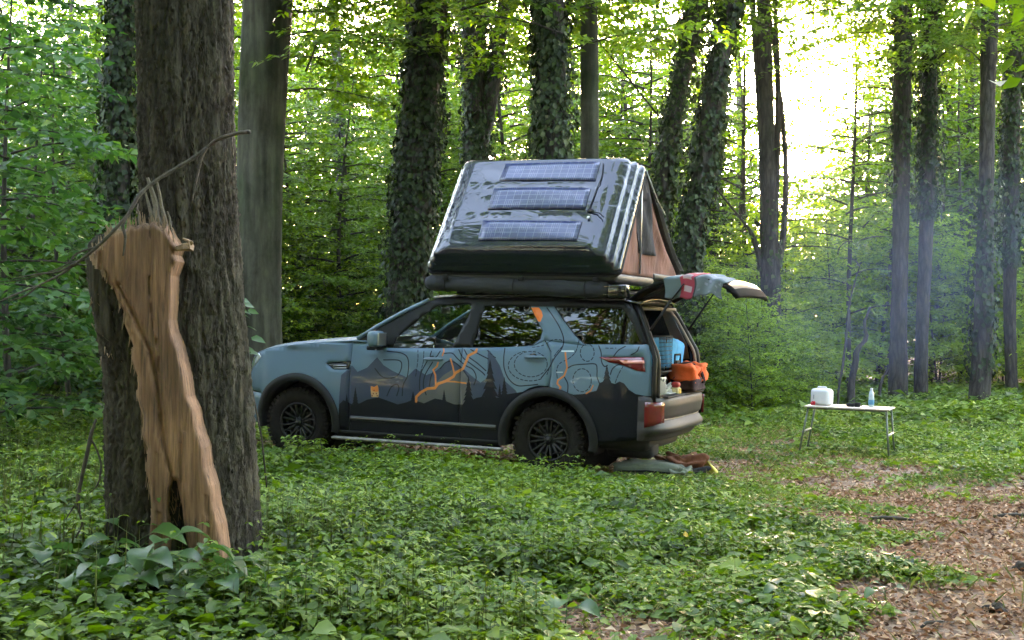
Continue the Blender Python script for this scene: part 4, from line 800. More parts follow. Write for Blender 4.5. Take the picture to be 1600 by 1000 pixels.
# wheels
def wheel_meshes():
    t = MB(); R = WR; Wd = .135
    t.lathe([(.215, -Wd*.8), (.25, -Wd*.98), (.32, -Wd), (.362, -Wd*.9), (.372, -Wd*.6), (.374, 0), (.372, Wd*.6), (.362, Wd*.9), (.32, Wd), (.25, Wd*.98), (.215, Wd*.8)], 60, axis=1)
    n = 46
    for i in range(n):
        a = 2*PI*i/n; Rm = Matrix.Rotation(-a, 3, 'Y')
        for yy_, off, sz in ((-.118, 0, (.030, .036, .034)), (-.062, .5, (.026, .046, .028)), (0, 0, (.026, .046, .028)), (.062, .5, (.026, .046, .028)), (.118, 0, (.030, .036, .034))):
            Rq = Matrix.Rotation(-(a+off*2*PI/n), 3, 'Y'); c = Rq @ Vector((.372, yy_, 0)); t.box(c, (.026, sz[1], sz[2]), Rq @ Matrix.Rotation(.25 if yy_ else -.3, 3, 'X'))
        if i % 2 == 0:
            for s in (-1, 1):
                c = Rm @ Vector((.345, s*.128, 0)); t.box(c, (.045, .014, .026), Rm)
    tm = t.build('tyre', mRubber); 
    r = MB()
    r.lathe([(.218, -.115), (.222, -.125), (.205, -.128), (.198, -.11), (.192, -.05), (.185, .10), (.21, .12)], 48, axis=1)
    r.lathe([(.0001, -.085), (.062, -.085), (.070, -.075), (.072, -.04)], 32, axis=1)
    for i in range(8):
        a = 2*PI*i/8
        for da in (-.17, .17):
            p0 = Vector((.055*math.cos(a+da*.8), -.072, .055*math.sin(a+da*.8))); p1 = Vector((.198*math.cos(a+da), -.098, .198*math.sin(a+da)))
            d = (p1-p0); L = d.length; M = Matrix((d.normalized(), Vector((0, 1, 0)), d.normalized().cross(Vector((0, 1, 0))))).transposed(); r.box((p0+p1)/2, (L, .03, .024), M, r=.006)
        a2 = a+PI/8
        r.tube([(.15*math.cos(a2+q), -.09, .15*math.sin(a2+q)) for q in np.linspace(-.24, .24, 5)], .009, 5)
    for i in range(24):
        a = 2*PI*i/24; r.lathe([(.0001, -.137), (.006, -.136), (.007, -.126)], 6, axis=1, c=(.210*math.cos(a), 0, .210*math.sin(a)))
    rm = r.build('rim', mRim)
    k = MB(); k.lathe([(.0001, -.05), (.16, -.05), (.165, -.03)], 32, axis=1); km = k.build('brake_disc', plain('dark_steel', (.08,.08,.085), .4, .8))
    h = MB(); h.lathe([(.0001, -.11), (.030, -.11), (.036, -.10), (.036, -.08)], 20, axis=1)
    for i in range(5): h.lathe([(.0001, -.10), (.011, -.10), (.011, -.08)], 6, axis=1, c=(.052*math.cos(i*2*PI/5), 0, .052*math.sin(i*2*PI/5)))
    hm = h.build('hub_cap', mRim)
    return [('tyre', tm), ('rim', rm), ('brake_disc', km), ('hub_cap', hm)]
wm = wheel_meshes()
for i, (cu, cw, sv, steer) in enumerate([(RW[0], RW[1], -1, 0), (FW[0], FW[1]-.01, -1, .0), (RW[0], RW[1], 1, 0), (FW[0], FW[1]-.01, 1, .0)]):
    wl = empty('wheel', (cu, sv*.825, cw), (0, i*.4, PI if sv > 0 else steer)); wl.parent = car
    for nm, o in wm:
        c = o if i == 0 else o.copy()
        if i: col.objects.link(c)
        c.parent = wl
# roof rack
b = MB()
for q in (-1.15, -.35, .5): b.box((q, 0, 1.905), (.06, 1.36, .04), r=.01); [b.box((q, s*.62, 1.875), (.10, .05, .07), r=.012) for s in (-1, 1)]
for s in (-1, 1): b.box((-.33, s*.60, 1.935), (1.95, .04, .035), r=.01)
b.build('roof_rack', mTrim, car)
# tailgate
gp = spline([(.74, 1.83), (.95, 1.985), (1.25, 2.075), (1.5, 2.085), (1.68, 2.05), (1.80, 2.00), (1.87, 1.94), (1.90, 1.89)], 5); gt = np.linspace(0, 1, len(gp))
def gpt(t): return np.interp(t, gt, gp[:, 0]), np.interp(t, gt, gp[:, 1])
def ghw(t): return float(np.interp(t, [0, .1, .6, .9, 1], [.66, .70, .78, .80, .74]))
def fg(t, s, d=0.0):
    u, z = gpt(t); e = ghw(t); return (u-.05*s*s, s*e, z-.03*abs(s)**4-d)
tg = MB().grid(fg, np.linspace(0, 1, 26), np.linspace(-1, 1, 21), flip=True).build('tailgate', plain('tailgate_black', (.006, .006, .007), .8, spec=.05), car, .035)
b = MB(); b.grid(lambda t, s: fg(t, s*.9, .055), np.linspace(.5, .85, 14), np.linspace(-1, 1, 13)); b.build('tailgate_lining', plain('grey_beige_lining', (.02, .018, .017), .7, var=.15), tg, .02)
b = MB(); b.grid(lambda t, s: fg(t, s*.86, -.004), np.linspace(.08, .5, 12), np.linspace(-1, 1, 13), flip=True); b.build('rear_screen', mGlassDk, tg)
b = MB(); b.grid(lambda t, s: fg(t, s*.92, -.006), np.linspace(.58, .80, 12), np.linspace(-1, 1, 13), flip=True); b.build('tailgate_skin', plain('skin_black', (.010, .011, .013), .35, spec=.25), tg)
b = MB(); b.box((1.62, 0, 1.955), (.10, .14, .06), r=.02); b.build('tailgate_latch', mTrim, tg)
for s in (-1, 1):
    b = MB(); b.tube([(.98, s*.77, 1.52), (1.18, s*.76, 1.82)], .013, 8); b.tube([(1.18, s*.76, 1.82), (1.30, s*.74, 1.99)], .007, 8); b.build('gas_strut', mTrim, car)
    b = MB(); b.tube([(.80, s*.60, 1.80), (.98, s*.61, 1.90), (1.12, s*.62, 1.99)], .022, 6); b.build('hinge_arm', mTrim, car)
print('car done')
# ------------------------------------------------------------------ roof tent
SL = math.radians(54); TH = empty('rooftop_tent'); tag(TH, 'black hard-shell roof tent tipped open on its hinge, brown cloth end', 'roof tent')
TO = CARM @ Matrix.Translation((0, 0, 0)); TH.matrix_world = TO
mShell = None
def shell_mat():
    m, n, b, o = new_mat('gloss_shell'); b.inputs['Base Color'].default_value = (.007, .009, .020, 1); b.inputs['Roughness'].default_value = .09; b.inputs['Coat Weight'].default_value = .45; b.inputs['Coat Roughness'].default_value = .03
    b.inputs['Specular IOR Level'].default_value = .4
    t = N(n, 'ShaderNodeTexNoise', Scale=1.3, Detail=3.0, Distortion=1.2); n.links.new(coords(n, 'Object', (1.2, 2.2, 2.2)), t.inputs['Vector'])
    bp_ = bump(n, t.outputs[0], .22, .10, b); n.links.new(bp_.outputs[0], b.inputs['Coat Normal']); return m
mShell = shell_mat()
AU0, AU1 = -1.43, .69; AM = (AU0+AU1)/2; HA = (AU1-AU0)/2; HB = .72
V0, W0_ = -.90, 2.06
LM = Matrix((Vector((1, 0, 0)), Vector((0, math.cos(SL), math.sin(SL))), Vector((0, -math.sin(SL), math.cos(SL))))).transposed().to_4x4()
LM.translation = Vector((AM, V0, W0_)) + Vector((0, math.cos(SL), math.sin(SL)))*HB
def ringpts(A, B, r, n=14):
    out = []
    for cx, cy_, a0 in ((A-r, B-r, 0), (-A+r, B-r, 90), (-A+r, -B+r, 180), (A-r, -B+r, 270)):
        nx = {0: (A-r, B-r), 90: (-A+r, B-r), 180: (-A+r, -B+r), 270: (A-r, -B+r)}[a0]
        out += [(nx[0]+r*math.cos(math.radians(a0+90*i/(n-1))), nx[1]+r*math.sin(math.radians(a0+90*i/(n-1)))) for i in range(n)]
    # extra points on the long edges
    q = []
    for i in range(len(out)):
        a, b = out[i], out[(i+1) % len(out)]; k = max(1, int(math.hypot(b[0]-a[0], b[1]-a[1])/.05)); q += [(a[0]+(b[0]-a[0])*j/k, a[1]+(b[1]-a[1])*j/k) for j in range(k)]
    return q
GR = (.215, -.20)
def hface(a, b, k): # outer face height
    g = sum(math.exp(-((b-q)/.012)**2) for q in GR)*.014*sst((HA-.2-abs(a))/.05)
    return .275+.035*(1-(a/HA)**2)*(1-(b/HB)**2)-g+.006*math.sin(b*11+a*2)
base = ringpts(HA, HB, .07); prof = [(0, -.02), (.0, .03), (.012, .055), (.035, .065), (.04, .11), (.05, .135), (.078, .145), (.088, .19), (.10, .215), (.125, .232), (.15, .250), (.175, .262), (.20, .270)]
mb = MB(); V = []; n0 = len(base)
def inset(k):
    sa, sb = (HA-k*1.3)/HA, (HB-k*.62)/HB; return [(x*sa, y*sb) for x, y in base]
for k, h in prof: V += [(x, y, h) for x, y in inset(k)]
for k in np.linspace(.22, .70, 34):
    V += [(x, y, hface(x, y, k)) for x, y in inset(k)]
F = []; nr_ = len(V)//n0
for i in range(nr_-1):
    for j in range(n0): F.append((i*n0+j, i*n0+(j+1) % n0, (i+1)*n0+(j+1) % n0, (i+1)*n0+j))
F.append(tuple((nr_-1)*n0+j for j in range(n0)))
mb.add(V, F, 0, True); lid = mb.build('lid', mShell, TH, .02); lid.matrix_local = LM
mb = MB(); mb.add([(x, y, -.015) for x, y in base], [tuple(range(n0))]); mb.tube([(x*.995, y*.995, -.02) for x, y in base]+[(base[0][0]*.995, base[0][1]*.995, -.02)], .016, 6); mb.build('lid_rim', mTrim, lid)
def solar_mat():
    m, n, b, o = new_mat('solar_cells'); u = n.nodes.new('ShaderNodeTexCoord'); br = N(n, 'ShaderNodeTexBrick', offset=0.0, squash=1.0)
    br.inputs['Scale'].default_value = 1; br.inputs['Brick Width'].default_value = .085; br.inputs['Row Height'].default_value = .062; br.inputs['Mortar Size'].default_value = .0028; br.inputs['Mortar Smooth'].default_value = 0
    br.inputs['Color1'].default_value = (.010, .016, .062, 1); br.inputs['Color2'].default_value = (.014, .022, .085, 1); br.inputs['Mortar'].default_value = (.10, .11, .17, 1)
    n.links.new(u.outputs['Object'], br.inputs[0])
    nz = N(n, 'ShaderNodeTexNoise', Scale=9.0, Detail=5.0); n.links.new(u.outputs['Object'], nz.inputs['Vector'])
    br2 = N(n, 'ShaderNodeTexBrick', offset=0.0); br2.inputs['Scale'].default_value = 1; br2.inputs['Brick Width'].default_value = .0213; br2.inputs['Row Height'].default_value = .5; br2.inputs['Mortar Size'].default_value = .0035; br2.inputs['Mortar Smooth'].default_value = 0
    br2.inputs['Color1'].default_value = (0, 0, 0, 1); br2.inputs['Color2'].default_value = (0, 0, 0, 1); br2.inputs['Mortar'].default_value = (1, 1, 1, 1); n.links.new(u.outputs['Object'], br2.inputs[0])
    f = ramp(n, nz.outputs[0], [(.5, (0, 0, 0)), (.6, (.5, .5, .5))]); ml = N(n, 'ShaderNodeMath', operation='MULTIPLY'); n.links.new(f, ml.inputs[0]); n.links.new(br2.outputs[0], ml.inputs[1])
    mx = N(n, 'ShaderNodeMix', data_type='RGBA'); n.links.new(ml.outputs[0], mx.inputs[0]); n.links.new(br.outputs[0], mx.inputs[6]); mx.inputs[7].default_value = (.16, .17, .25, 1)
    n.links.new(mx.outputs[2], b.inputs['Base Color']); b.inputs['Roughness'].default_value = .3; b.inputs['Coat Weight'].default_value = .3; b.inputs['Coat Roughness'].default_value = .08
    b2 = bump(n, nz.outputs[0], .25, .02, b); n.links.new(b2.outputs[0], b.inputs['Coat Normal']); return m
mSol = solar_mat()
for (a0, a1, b0, b1) in [(-.40, .66, .27, .53), (-.43, .64, -.12, .16), (-.43, .64, -.53, -.28)]:
    mb = MB(); mb.grid(lambda x, y: (x, y, hface(x, y, 0)+.007), np.linspace(a0, a1, 16), np.linspace(b0, b1, 6)); mb.build('solar_panel', mSol, lid, .004)
mb = MB(); mb.tube([(x, y, hface(x, y, 0)+.012) for x, y in spline([(.70, .50), (.72, .33), (.71, .2), (.70, .0), (.69, -.1), (.72, -.16), (.80, -.17), (.86, -.22)], 5)], .006, 5); mb.box((.70, -.14, .305), (.06, .04, .02), r=.005); mb.build('cable', mTrim, lid)
mb = MB(); mb.box((.70, -.235, .308), (.025, .03, .012), r=.003); mb.build('connector', plain('white_plastic', (.6, .6, .62), .4), lid)
# pale lettering-like marks on the edge of the lid
for i in range(6):
    mb = MB(); mb.box((HA-.003, .30-.052*i, .045), (.004, .026+.008*(i % 2), .022)); mb.build('edge_mark', plain('white_print', (.6, .6, .6), .5), lid)
mTentBase = plain('tent_base', (.016, .016, .018), .5)
mb = MB(); mb.box((AM, -.20, 2.035), (2.05, 1.36, .09), r=.03); mb.build('base_tray', mTentBase, TH)
mb = MB(); mb.box((AM, 1.03, 2.10), (2.05, 1.08, .07), r=.025); mb.build('fold_out_floor', mTentBase, TH)
apex = (-.08, 3.20)
def cloth(name, c, bumpy=.4):
    m, n, b, o = new_mat(name); t = N(n, 'ShaderNodeTexNoise', Scale=3.0, Detail=5.0); n.links.new(coords(n, 'Object', (1, 1, .5)), t.inputs['Vector'])
    wv = N(n, 'ShaderNodeTexNoise', Scale=160.0, Detail=2.0); n.links.new(coords(n), wv.inputs['Vector'])
    n.links.new(ramp(n, t.outputs[0], [(.35, tuple(x*.7 for x in c)), (.65, tuple(x*1.2 for x in c))]), b.inputs['Base Color']); b.inputs['Roughness'].default_value = .95
    b1 = bump(n, t.outputs[0], bumpy, .15, b); b2 = n.nodes.new('ShaderNodeBump'); b2.inputs['Strength'].default_value = .25; b2.inputs['Distance'].default_value = .002; n.links.new(wv.outputs[0], b2.inputs['Height']); n.links.new(b1.outputs[0], b2.inputs['Normal']); n.links.new(b2.outputs[0], b.inputs['Normal']); return m
mBrown = cloth('brown_canvas', (.20, .085, .06)); mDkCloth = cloth('dark_canvas', (.022, .02, .024)); mGrey = cloth('grey_flysheet', (.16, .17, .19))
def tentend(u, s):
    def f(t, q):   # t up, q across
        vb, vt = -.86+q*2.40, -.16+q*.22; wb, wt = 2.08, 3.16
        v = vb+(vt-vb)*t; w_ = wb+(wt-wb)*t; wr = .030*math.sin(q*9+t*3)*math.sin(t*PI)+.018*math.sin(q*21+t*9)*math.sin(t*PI); return (u+s*wr, v, w_)
    return f
for u, s in ((.64, 1), (-1.38, -1)):
    mb = MB(); mb.grid(tentend(u, s), np.linspace(0, 1, 26), np.linspace(0, 1, 34)); e_ = mb.build('end_cloth', mBrown, TH, .004)
    f = tentend(u+s*.012, s); mb = MB(); mb.grid(lambda t, q: f(.22+t*.60, .28+q*.36), np.linspace(0, 1, 14), np.linspace(0, 1, 10)); mb.build('mesh_door', mDkCloth, e_, .003)
    mb = MB(); mb.grid(lambda t, q: (lambda p: (p[0]+s*.012*math.sin(q*17), p[1], p[2]))(f(.74+t*.22, .02+q*.96)), np.linspace(0, 1, 6), np.linspace(0, 1, 16)); mb.build('rolled_flap', mDkCloth, e_, .004)
    mb = MB(); mb.tube([f(.24+t*.50, .305+.02*math.sin(t*7)) for t in np.linspace(0, 1, 8)], .008, 5); mb.build('door_zip', mDkCloth, e_)
mb = MB()
def fly(u, t):
    v = apex[0]+.02+(1.60-apex[0])*t; w_ = apex[1]+.03-(1.10)*t+.03*math.sin(t*PI*2)-.05*math.sin(t*PI)
    return (u, v+.015*math.sin(u*8), w_+.02*math.sin(u*5+t*4))
mb.grid(fly, np.linspace(AU0+.03, AU1-.02, 30), np.linspace(0, 1, 20)); fl = mb.build('flysheet', mDkCloth, TH, .008)
mb = MB(); mb.grid(lambda u, t: (lambda p: (p[0], p[1]+.02, p[2]+.02))(fly(u, .30+t*.66)), np.linspace(AU0+.3, AU1+.01, 20), np.linspace(0, 1, 12)); mb.build('window_awning', mGrey, fl, .004)
mb = MB(); mb.tube([(.70, -.10, 3.18), (.72, .30, 2.90), (.72, .62, 2.78)], .007, 6); mb.tube([(.66, -.12, 3.12), (.66, -.1, 2.1)], .012, 6); mb.build('tent_pole', mSteel, TH)
# bottom hinge brackets
mb = MB(); [mb.box((q, -.93, 2.01), (.06, .03, .05), r=.008) for q in (-1.2, -.35, .45)]; mb.build('hinge', mTrim, TH)
# ------------------------------------------------------------------ awning roll on the rack
aw = empty('awning'); aw.matrix_world = CARM; tag(aw, 'long dark grey awning bag rolled up along the roof edge under the tent', 'awning')
def awp(t): return (-1.46+2.03*t, -.83, 1.955-.045*t+.0)
mb = MB(); pts = [awp(t) for t in np.linspace(0, 1, 30)]; mb.tube(pts, [.05]+[.088+.004*math.sin(i*1.3)+.002*math.sin(i*3.1) for i in range(28)]+[.06], 18); ab = mb.build('bag', cloth('grey_pvc', (.026, .028, .036), .3), aw)
for t in (.12, .5, .88): mb = MB(); mb.tube([tuple(np.array(awp(t))+np.array([0, .093*math.cos(a), .093*math.sin(a)])) for a in np.linspace(0, 2*PI, 17)], .006, 4, cap=False); mb.build('strap', mTrim, aw)
mb = MB(); mb.box((.66, -.82, 1.90), (.20, .16, .14), r=.02); mb.box((.60, -.905, 1.945), (.14, .012, .010)); mb.box((.60, -.905, 1.865), (.14, .012, .010)); mb.build('end_bracket', mGloss, aw)
mb = MB(); [mb.box((q, -.72, 1.93), (.05, .18, .02), r=.004) for q in (-1.1, -.35, .45)]; mb.build('bracket', mTrim, aw)
# ------------------------------------------------------------------ things in and on the car
def carthing(name, label, cat, loc=(0, 0, 0), rz=0, group=None):
    o = empty(name); o.matrix_world = CARM @ Matrix.Translation(loc) @ Matrix.Rotation(rz, 4, 'Z'); tag(o, label, cat, group); return o
def cushion(mb, c, size, r, puff=.02, mi=0, seed=0, n=12):
    """soft rounded block with wrinkles"""
    sx, sy, sz = [q/2 for q in size]; rr = random.Random(seed); ph = [rr.uniform(0, 6) for _ in range(6)]
    V = []; F = []; nu, nv = 36, 22
    for i in range(nv+1):
        la = -PI/2+PI*i/nv
        for j in range(nu):
            lo = 2*PI*j/nu; e = .42
            def sp_(x): return math.copysign(abs(x)**e, x)
            x = sp_(math.cos(la))*sp_(math.cos(lo)); y = sp_(math.cos(la))*sp_(math.sin(lo)); z = sp_(math.sin(la))
            k = 1+puff*(math.sin(x*5+y*4+ph[0])+math.sin(y*7-z*5+ph[1])+.6*math.sin(x*11+z*9+ph[2]))/max(sx, .1)*.3
            V.append((c[0]+x*sx*k, c[1]+y*sy*k, c[2]+z*sz*(k if z > 0 else 1)))
    for i in range(nv):
        for j in range(nu): F.append((i*nu+j, i*nu+(j+1) % nu, (i+1)*nu+(j+1) % nu, (i+1)*nu+j))
    mb.add(V, F, mi, True)
mOrange = cloth('orange_nylon', (.85, .13, .03), .5); mMaroon = cloth('dark_maroon_nylon', (.035, .012, .014), .4); mCyan = cloth('light_blue_nylon', (.045, .33, .62), .4)
LF = .826
ob = carthing('duffel_bag', 'bright orange and dark duffel bag lying on the edge of the load floor', 'bag', (1.08, .38, LF+.045), .06)
mb = MB(); cushion(mb, (0, 0, .085), (.30, .66, .17), .05, .03, seed=1); b1 = mb.build('body', mMaroon, ob)
mb = MB(); cushion(mb, (-.01, -.19, .19), (.30, .30, .20), .05, .05, seed=2); mb.build('top', mOrange, b1)
mb = MB(); cushion(mb, (.0, .17, .185), (.32, .28, .22), .05, .05, seed=3); mb.build('top', mOrange, b1)
mb = MB(); mb.tube([(.16, -.06+.03*math.sin(a), .10+.16*math.sin(a)) if False else (.158*math.cos(a), -.03+.10*math.cos(a), .09+.21*math.sin(a)) for a in np.linspace(0, PI, 12)], .018, 6); mb.tube([(.165*math.cos(a), .05+.06*math.cos(a), .09+.205*math.sin(a)) for a in np.linspace(0, PI, 12)], .014, 6); mb.build('strap', mMaroon, ob)
crate = carthing('dog_crate', 'black wire crate in the load bay in front of the light blue bag', 'crate', (.75, -.28, 1.10))
mb = MB()
for q in np.linspace(0, .34, 9): mb.tube([(.28, -.32, .0+q), (.28, .18, q)], .0035, 4)
for q in np.linspace(-.32, .18, 11): mb.tube([(.28, q, 0), (.28, q, .36)], .0035, 4)
for q in np.linspace(-.15, .28, 8): mb.tube([(q, .18, 0), (q, .18, .36)], .003, 4); mb.tube([(q, -.32, 0), (q, -.32, .36)], .003, 4)
for z_ in (0, .36): mb.tube([(.28, -.32, z_), (.28, .18, z_), (-.15, .18, z_), (-.15, -.32, z_), (.28, -.32, z_)], .007, 5)
mb.build('wire_panel', mTrim, crate)
bb = carthing('cool_bag', 'light blue soft bag filling the upper load bay behind the orange bag', 'bag', (.66, .10, 1.10))
mb = MB(); cushion(mb, (.03, .12, .165), (.60, 1.16, .33), .05, .02, seed=5); b2 = mb.build('body', mCyan, bb)
mb = MB(); mb.tube([(.33, .06, .02), (.335, .06, .16), (.33, .30, .16), (.33, .30, .02)], .012, 6); mb.box((.335, .18, .05), (.02, .14, .10), r=.008); mb.build('pocket', mTrim, b2)
mb = MB(); mb.tube([(.24, -.22, .32), (.27, 0, .325), (.24, .54, .31)], .008, 5); mb.build('zip', plain('zip_blue', (.02, .10, .2), .6), b2)
shelf = carthing('storage_drawer', 'dark storage box under the light blue bag in the load bay', 'storage box', (.62, .10, LF))
mb = MB(); mb.box((.02, -.02, .25), (.62, 1.30, .05), r=.008); mb.box((0, .30, .11), (.58, .64, .22), r=.012); mb.box((.02, -.60, .11), (.56, .05, .22), r=.01); mb.build('box', mTrim, shelf)
mb = MB(); mb.box((.295, .30, .13), (.012, .14, .025), r=.004); mb.build('handle', mSteel, shelf)
wb = carthing('plastic_box', 'tall pale grey plastic box just inside the left edge of the open load bay', 'box', (1.0, -.56, LF))
mPale = plain('pale_plastic', (.42, .40, .38), .5, var=.1)
mb = MB(); mb.box((0, 0, .10), (.15, .17, .20), r=.02); [mb.box((.078, q, .10), (.008, .014, .16), r=.003) for q in (-.06, -.02, .02, .06)]; w1 = mb.build('body', mPale, wb)
mb = MB(); mb.box((0, 0, .212), (.165, .185, .025), r=.008); mb.box((.085, 0, .20), (.012, .07, .03), r=.004); mb.build('lid', mPale, w1)
tr_ = carthing('food_tray', 'low clear-white food tub on the load floor beside the orange bag', 'tub', (1.03, -.37, LF))
mb = MB(); mb.box((0, 0, .028), (.17, .26, .055), r=.018); mb.box((0, 0, .058), (.19, .28, .008), r=.003); mb.build('tub', plain('milky_plastic', (.50, .50, .50), .35, coat=.3, var=.15, vs=25), tr_)
pk = carthing('crumpled_bag', 'crumpled white paper bag on the load floor', 'bag', (.99, -.23, LF))
mb = MB(); cushion(mb, (0, 0, .06), (.13, .17, .12), .03, .10, seed=9); mb.build('paper', plain('white_paper', (.55, .52, .50), .8, var=.1), pk)
jr = carthing('snack_bag', 'white and yellow snack packet with a red top beside the orange bag', 'packet', (1.09, -.12, LF))
mb = MB(); mb.box((0, 0, .055), (.09, .12, .11), r=.022, seg=3); j1 = mb.build('packet', plain('cream_packet', (.62, .50, .30), .4, var=.35, vs=25), jr)
mb = MB(); mb.box((0, -.01, .135), (.085, .11, .06), r=.025, seg=3); mb.build('red_top', plain('red_wrap', (.42, .03, .03), .4, var=.4, vs=30), j1)
mb = MB(); mb.box((.047, .0, .07), (.004, .07, .05)); mb.build('print', plain('yellow_print', (.7, .42, .06), .5, var=.3, vs=40), j1)
# towel hung over the open tailgate
tw = 256; timg = np.zeros((96, tw, 3), np.float32); timg[:] = (.13, .16, .19)
timg[:, :int(.20*tw)] = (.085, .12, .13); timg[:, int(.20*tw):int(.40*tw)] = (.28, .02, .04)
for k in range(3): timg[14+26*k:26+26*k, int(.24*tw):int(.36*tw)] = (.34, .24, .25)
timg[:, int(.40*tw):int(.43*tw)] = (.03, .03, .035); rr = np.random.default_rng(3)
for k in range(26):
    a, b = rr.integers(int(.45*tw), tw-18), rr.integers(4, 80); timg[b:b+rr.integers(3, 10), a:a+rr.integers(6, 20)] = (.12, .13, .19) if k % 2 else (.22, .23, .30)
im2 = bpy.data.images.new('towel_print', tw, 96); bf = np.ones((96, tw, 4), np.float32); bf[..., :3] = np.power(timg, 1/2.2); im2.pixels.foreach_set(bf.ravel()); im2.pack()
m, n, b, o = new_mat('printed_towel'); ti = n.nodes.new('ShaderNodeTexImage'); ti.image = im2; n.links.new(N(n, 'ShaderNodeUVMap', uv_map='wrap').outputs[0], ti.inputs[0]); n.links.new(ti.outputs[0], b.inputs['Base Color']); b.inputs['Roughness'].default_value = .9
mTowel = m
def towel(a, q):
    t = .24+.40*a; L = q*.62
    if L < .30: s = -.70+(.30-L)/.30*.35; p = fg(t, s, -.012); z = p[2]
    else:
        p = fg(t, -1.0, -.012); h = L-.30; s = -1; p = (p[0], p[1]-.012-.012*math.sin(a*17+h*3), p[2]-h*(.62+.12*math.sin(a*6))+.004); z = p[2]
    if s > -1 and L > .12: p = (p[0], fg(t, -.70-.30*(L-.12)/.18, -.012)[1], fg(t, -.70-.30*(L-.12)/.18, -.012)[2])
    return (p[0]+.012*math.sin(q*9+a*4), p[1], p[2]+.010*math.sin(a*23+q*3)+.006)
mb = MB(); na, nq = 44, 24; mb.grid(towel, np.linspace(0, 1, na), np.linspace(0, 1, nq)); to = mb.build('towel', mTowel)
uv = to.data.uv_layers.new(name='wrap')
for lp in to.data.loops: uv.data[lp.index].uv = ((lp.vertex_index//nq)/(na-1), 1-(lp.vertex_index % nq)/(nq-1))
to.modifiers.new('s', 'SOLIDIFY').thickness = .004; to.matrix_world = CARM; tag(to, 'striped light blue and red towel hung over the open tailgate', 'towel')
# gear on the ground under the tail
def world(u, v, w_): return CARM @ Vector((u, v, w_))
p = world(.98, -.62, 0); gb = empty('gear_bag', (p.x, p.y, gz(p.x, p.y)-.01), (0, 0, -.35)); tag(gb, 'grey-green tarpaulin bag lying on the grass under the rear bumper', 'bag')
mb = MB(); cushion(mb, (0, 0, .09), (.66, .40, .20), .05, .05, seed=11); g1 = mb.build('body', cloth('grey_green_tarp', (.075, .085, .065), .5), gb)
mb = MB(); mb.tube([(-.28, -.205, .10), (0, -.215, .115), (.26, -.205, .10)], .010, 6); mb.build('seam', mTrim, g1)
mb = MB(); cushion(mb, (.34, -.06, .07), (.16, .26, .13), .03, .06, seed=12); mb.build('side_pocket', cloth('olive_tarp', (.10, .11, .08), .5), g1)
p = world(1.30, -.30, 0); lg = empty('rain_jacket', (p.x, p.y, gz(p.x, p.y)), (0, 0, .3)); tag(lg, 'crumpled brown and yellow jacket heaped on the ground behind the grey-green bag', 'jacket')
mb = MB(); cushion(mb, (-.08, 0, .10), (.34, .30, .20), .04, .16, seed=13); mb.build('body', cloth('rust_cloth', (.14, .045, .02), .8), lg)
mb = MB(); mb.grid(lambda a, b_: (.04+.22*a+.03*math.sin(b_*7), -.10+.16*b_, .20-.17*a*a+.02*math.sin(b_*9+a*5)), np.linspace(0, 1, 10), np.linspace(0, 1, 8)); mb.build('sleeve', plain('yellow_green_cloth', (.50, .42, .06), .6, var=.5, vs=9), lg, .012)
mb = MB(); cushion(mb, (-.05, -.18, .05), (.22, .14, .10), .04, .12, seed=14); mb.build('lining', mDkCloth, lg)
# ------------------------------------------------------------------ camping table and what stands on it
D0 = 14.8; nr = P(1388, 640, D0); tb = empty('camping_table', (nr.x, nr.y, gz(nr.x, nr.y)))
sd_ = Vector((.40, .917, 0)); ld = Vector((-.917, .40, 0)); hT = nr.z-gz(nr.x, nr.y)
TM = Matrix((-ld, sd_, Vector((0, 0, 1)))).transposed().to_4x4(); TM.translation = Vector((nr.x, nr.y, gz(nr.x, nr.y))); tb.matrix_world = TM @ Matrix.Rotation(math.radians(1.2), 4, 'Y')
tag(tb, 'small folding camping table with a pale top standing on the grass', 'table')
TLn, TWd = .98, .56
mTop = plain('pale_table_top', (.50, .43, .37), .45, var=.08, vs=5); mLeg = plain('grey_green_tube', (.11, .13, .11), .4, .4, var=.15)
for i in range(7):
    mb = MB(); mb.box((-TLn/2-TLn/7*(i-3), TWd/2, hT-.008), (TLn/7-.003, TWd, .016), r=.003); mb.build('slat', mTop, tb)
mb = MB(); [mb.box((-TLn/2, q, hT-.026), (TLn-.06, .03, .018), r=.003) for q in (.05, TWd-.05)]; mb.build('rail', mLeg, tb)
lm_ = {}
for sx in (0, 1):
    x = -.04 if sx == 0 else -TLn+.04; spx = .045 if sx == 0 else -.10
    for sy in (0, 1):
        y = .05 if sy == 0 else TWd-.05; y2 = y+(-.03 if sy == 0 else .03)
        mb = MB(); zf = -.03; mb.tube([(x, y, hT-.03), (x+spx, y2, zf)], .012, 8); mb.build('leg', mLeg, tb)
    k = .52; mb = MB(); mb.tube([(x+spx*k, .035, hT*(1-k)), (x+spx*k, TWd-.035, hT*(1-k))], .013, 8); mb.build('crossbar', plain('pale_bar', (.3, .3, .29), .4, .3), tb)
def tabthing(name, label, cat, px, y):
    # place on the table top below picture column px, at depth y across the top
    best = min(np.linspace(-TLn, 0, 200), key=lambda x: abs((lambda q: 800+q.x*2000/q.y)(tb.matrix_world @ Vector((x, y, hT)))-px))
    o = empty(name); o.matrix_world = tb.matrix_world @ Matrix.Translation((best, y, hT+.001)); tag(o, label, cat); return o
mWhite = plain('white_plastic_body', (.62, .62, .64), .4, var=.04)
jc = tabthing('water_canister', 'white square water canister with a red tap at the left end of the table', 'canister', 1284, .24); jc.matrix_world = jc.matrix_world @ Matrix.Rotation(math.radians(-20), 4, 'Z')
mb = MB(); mb.box((0, 0, .1), (.25, .16, .20), r=.045, seg=4); j1 = mb.build('body', mWhite, jc)
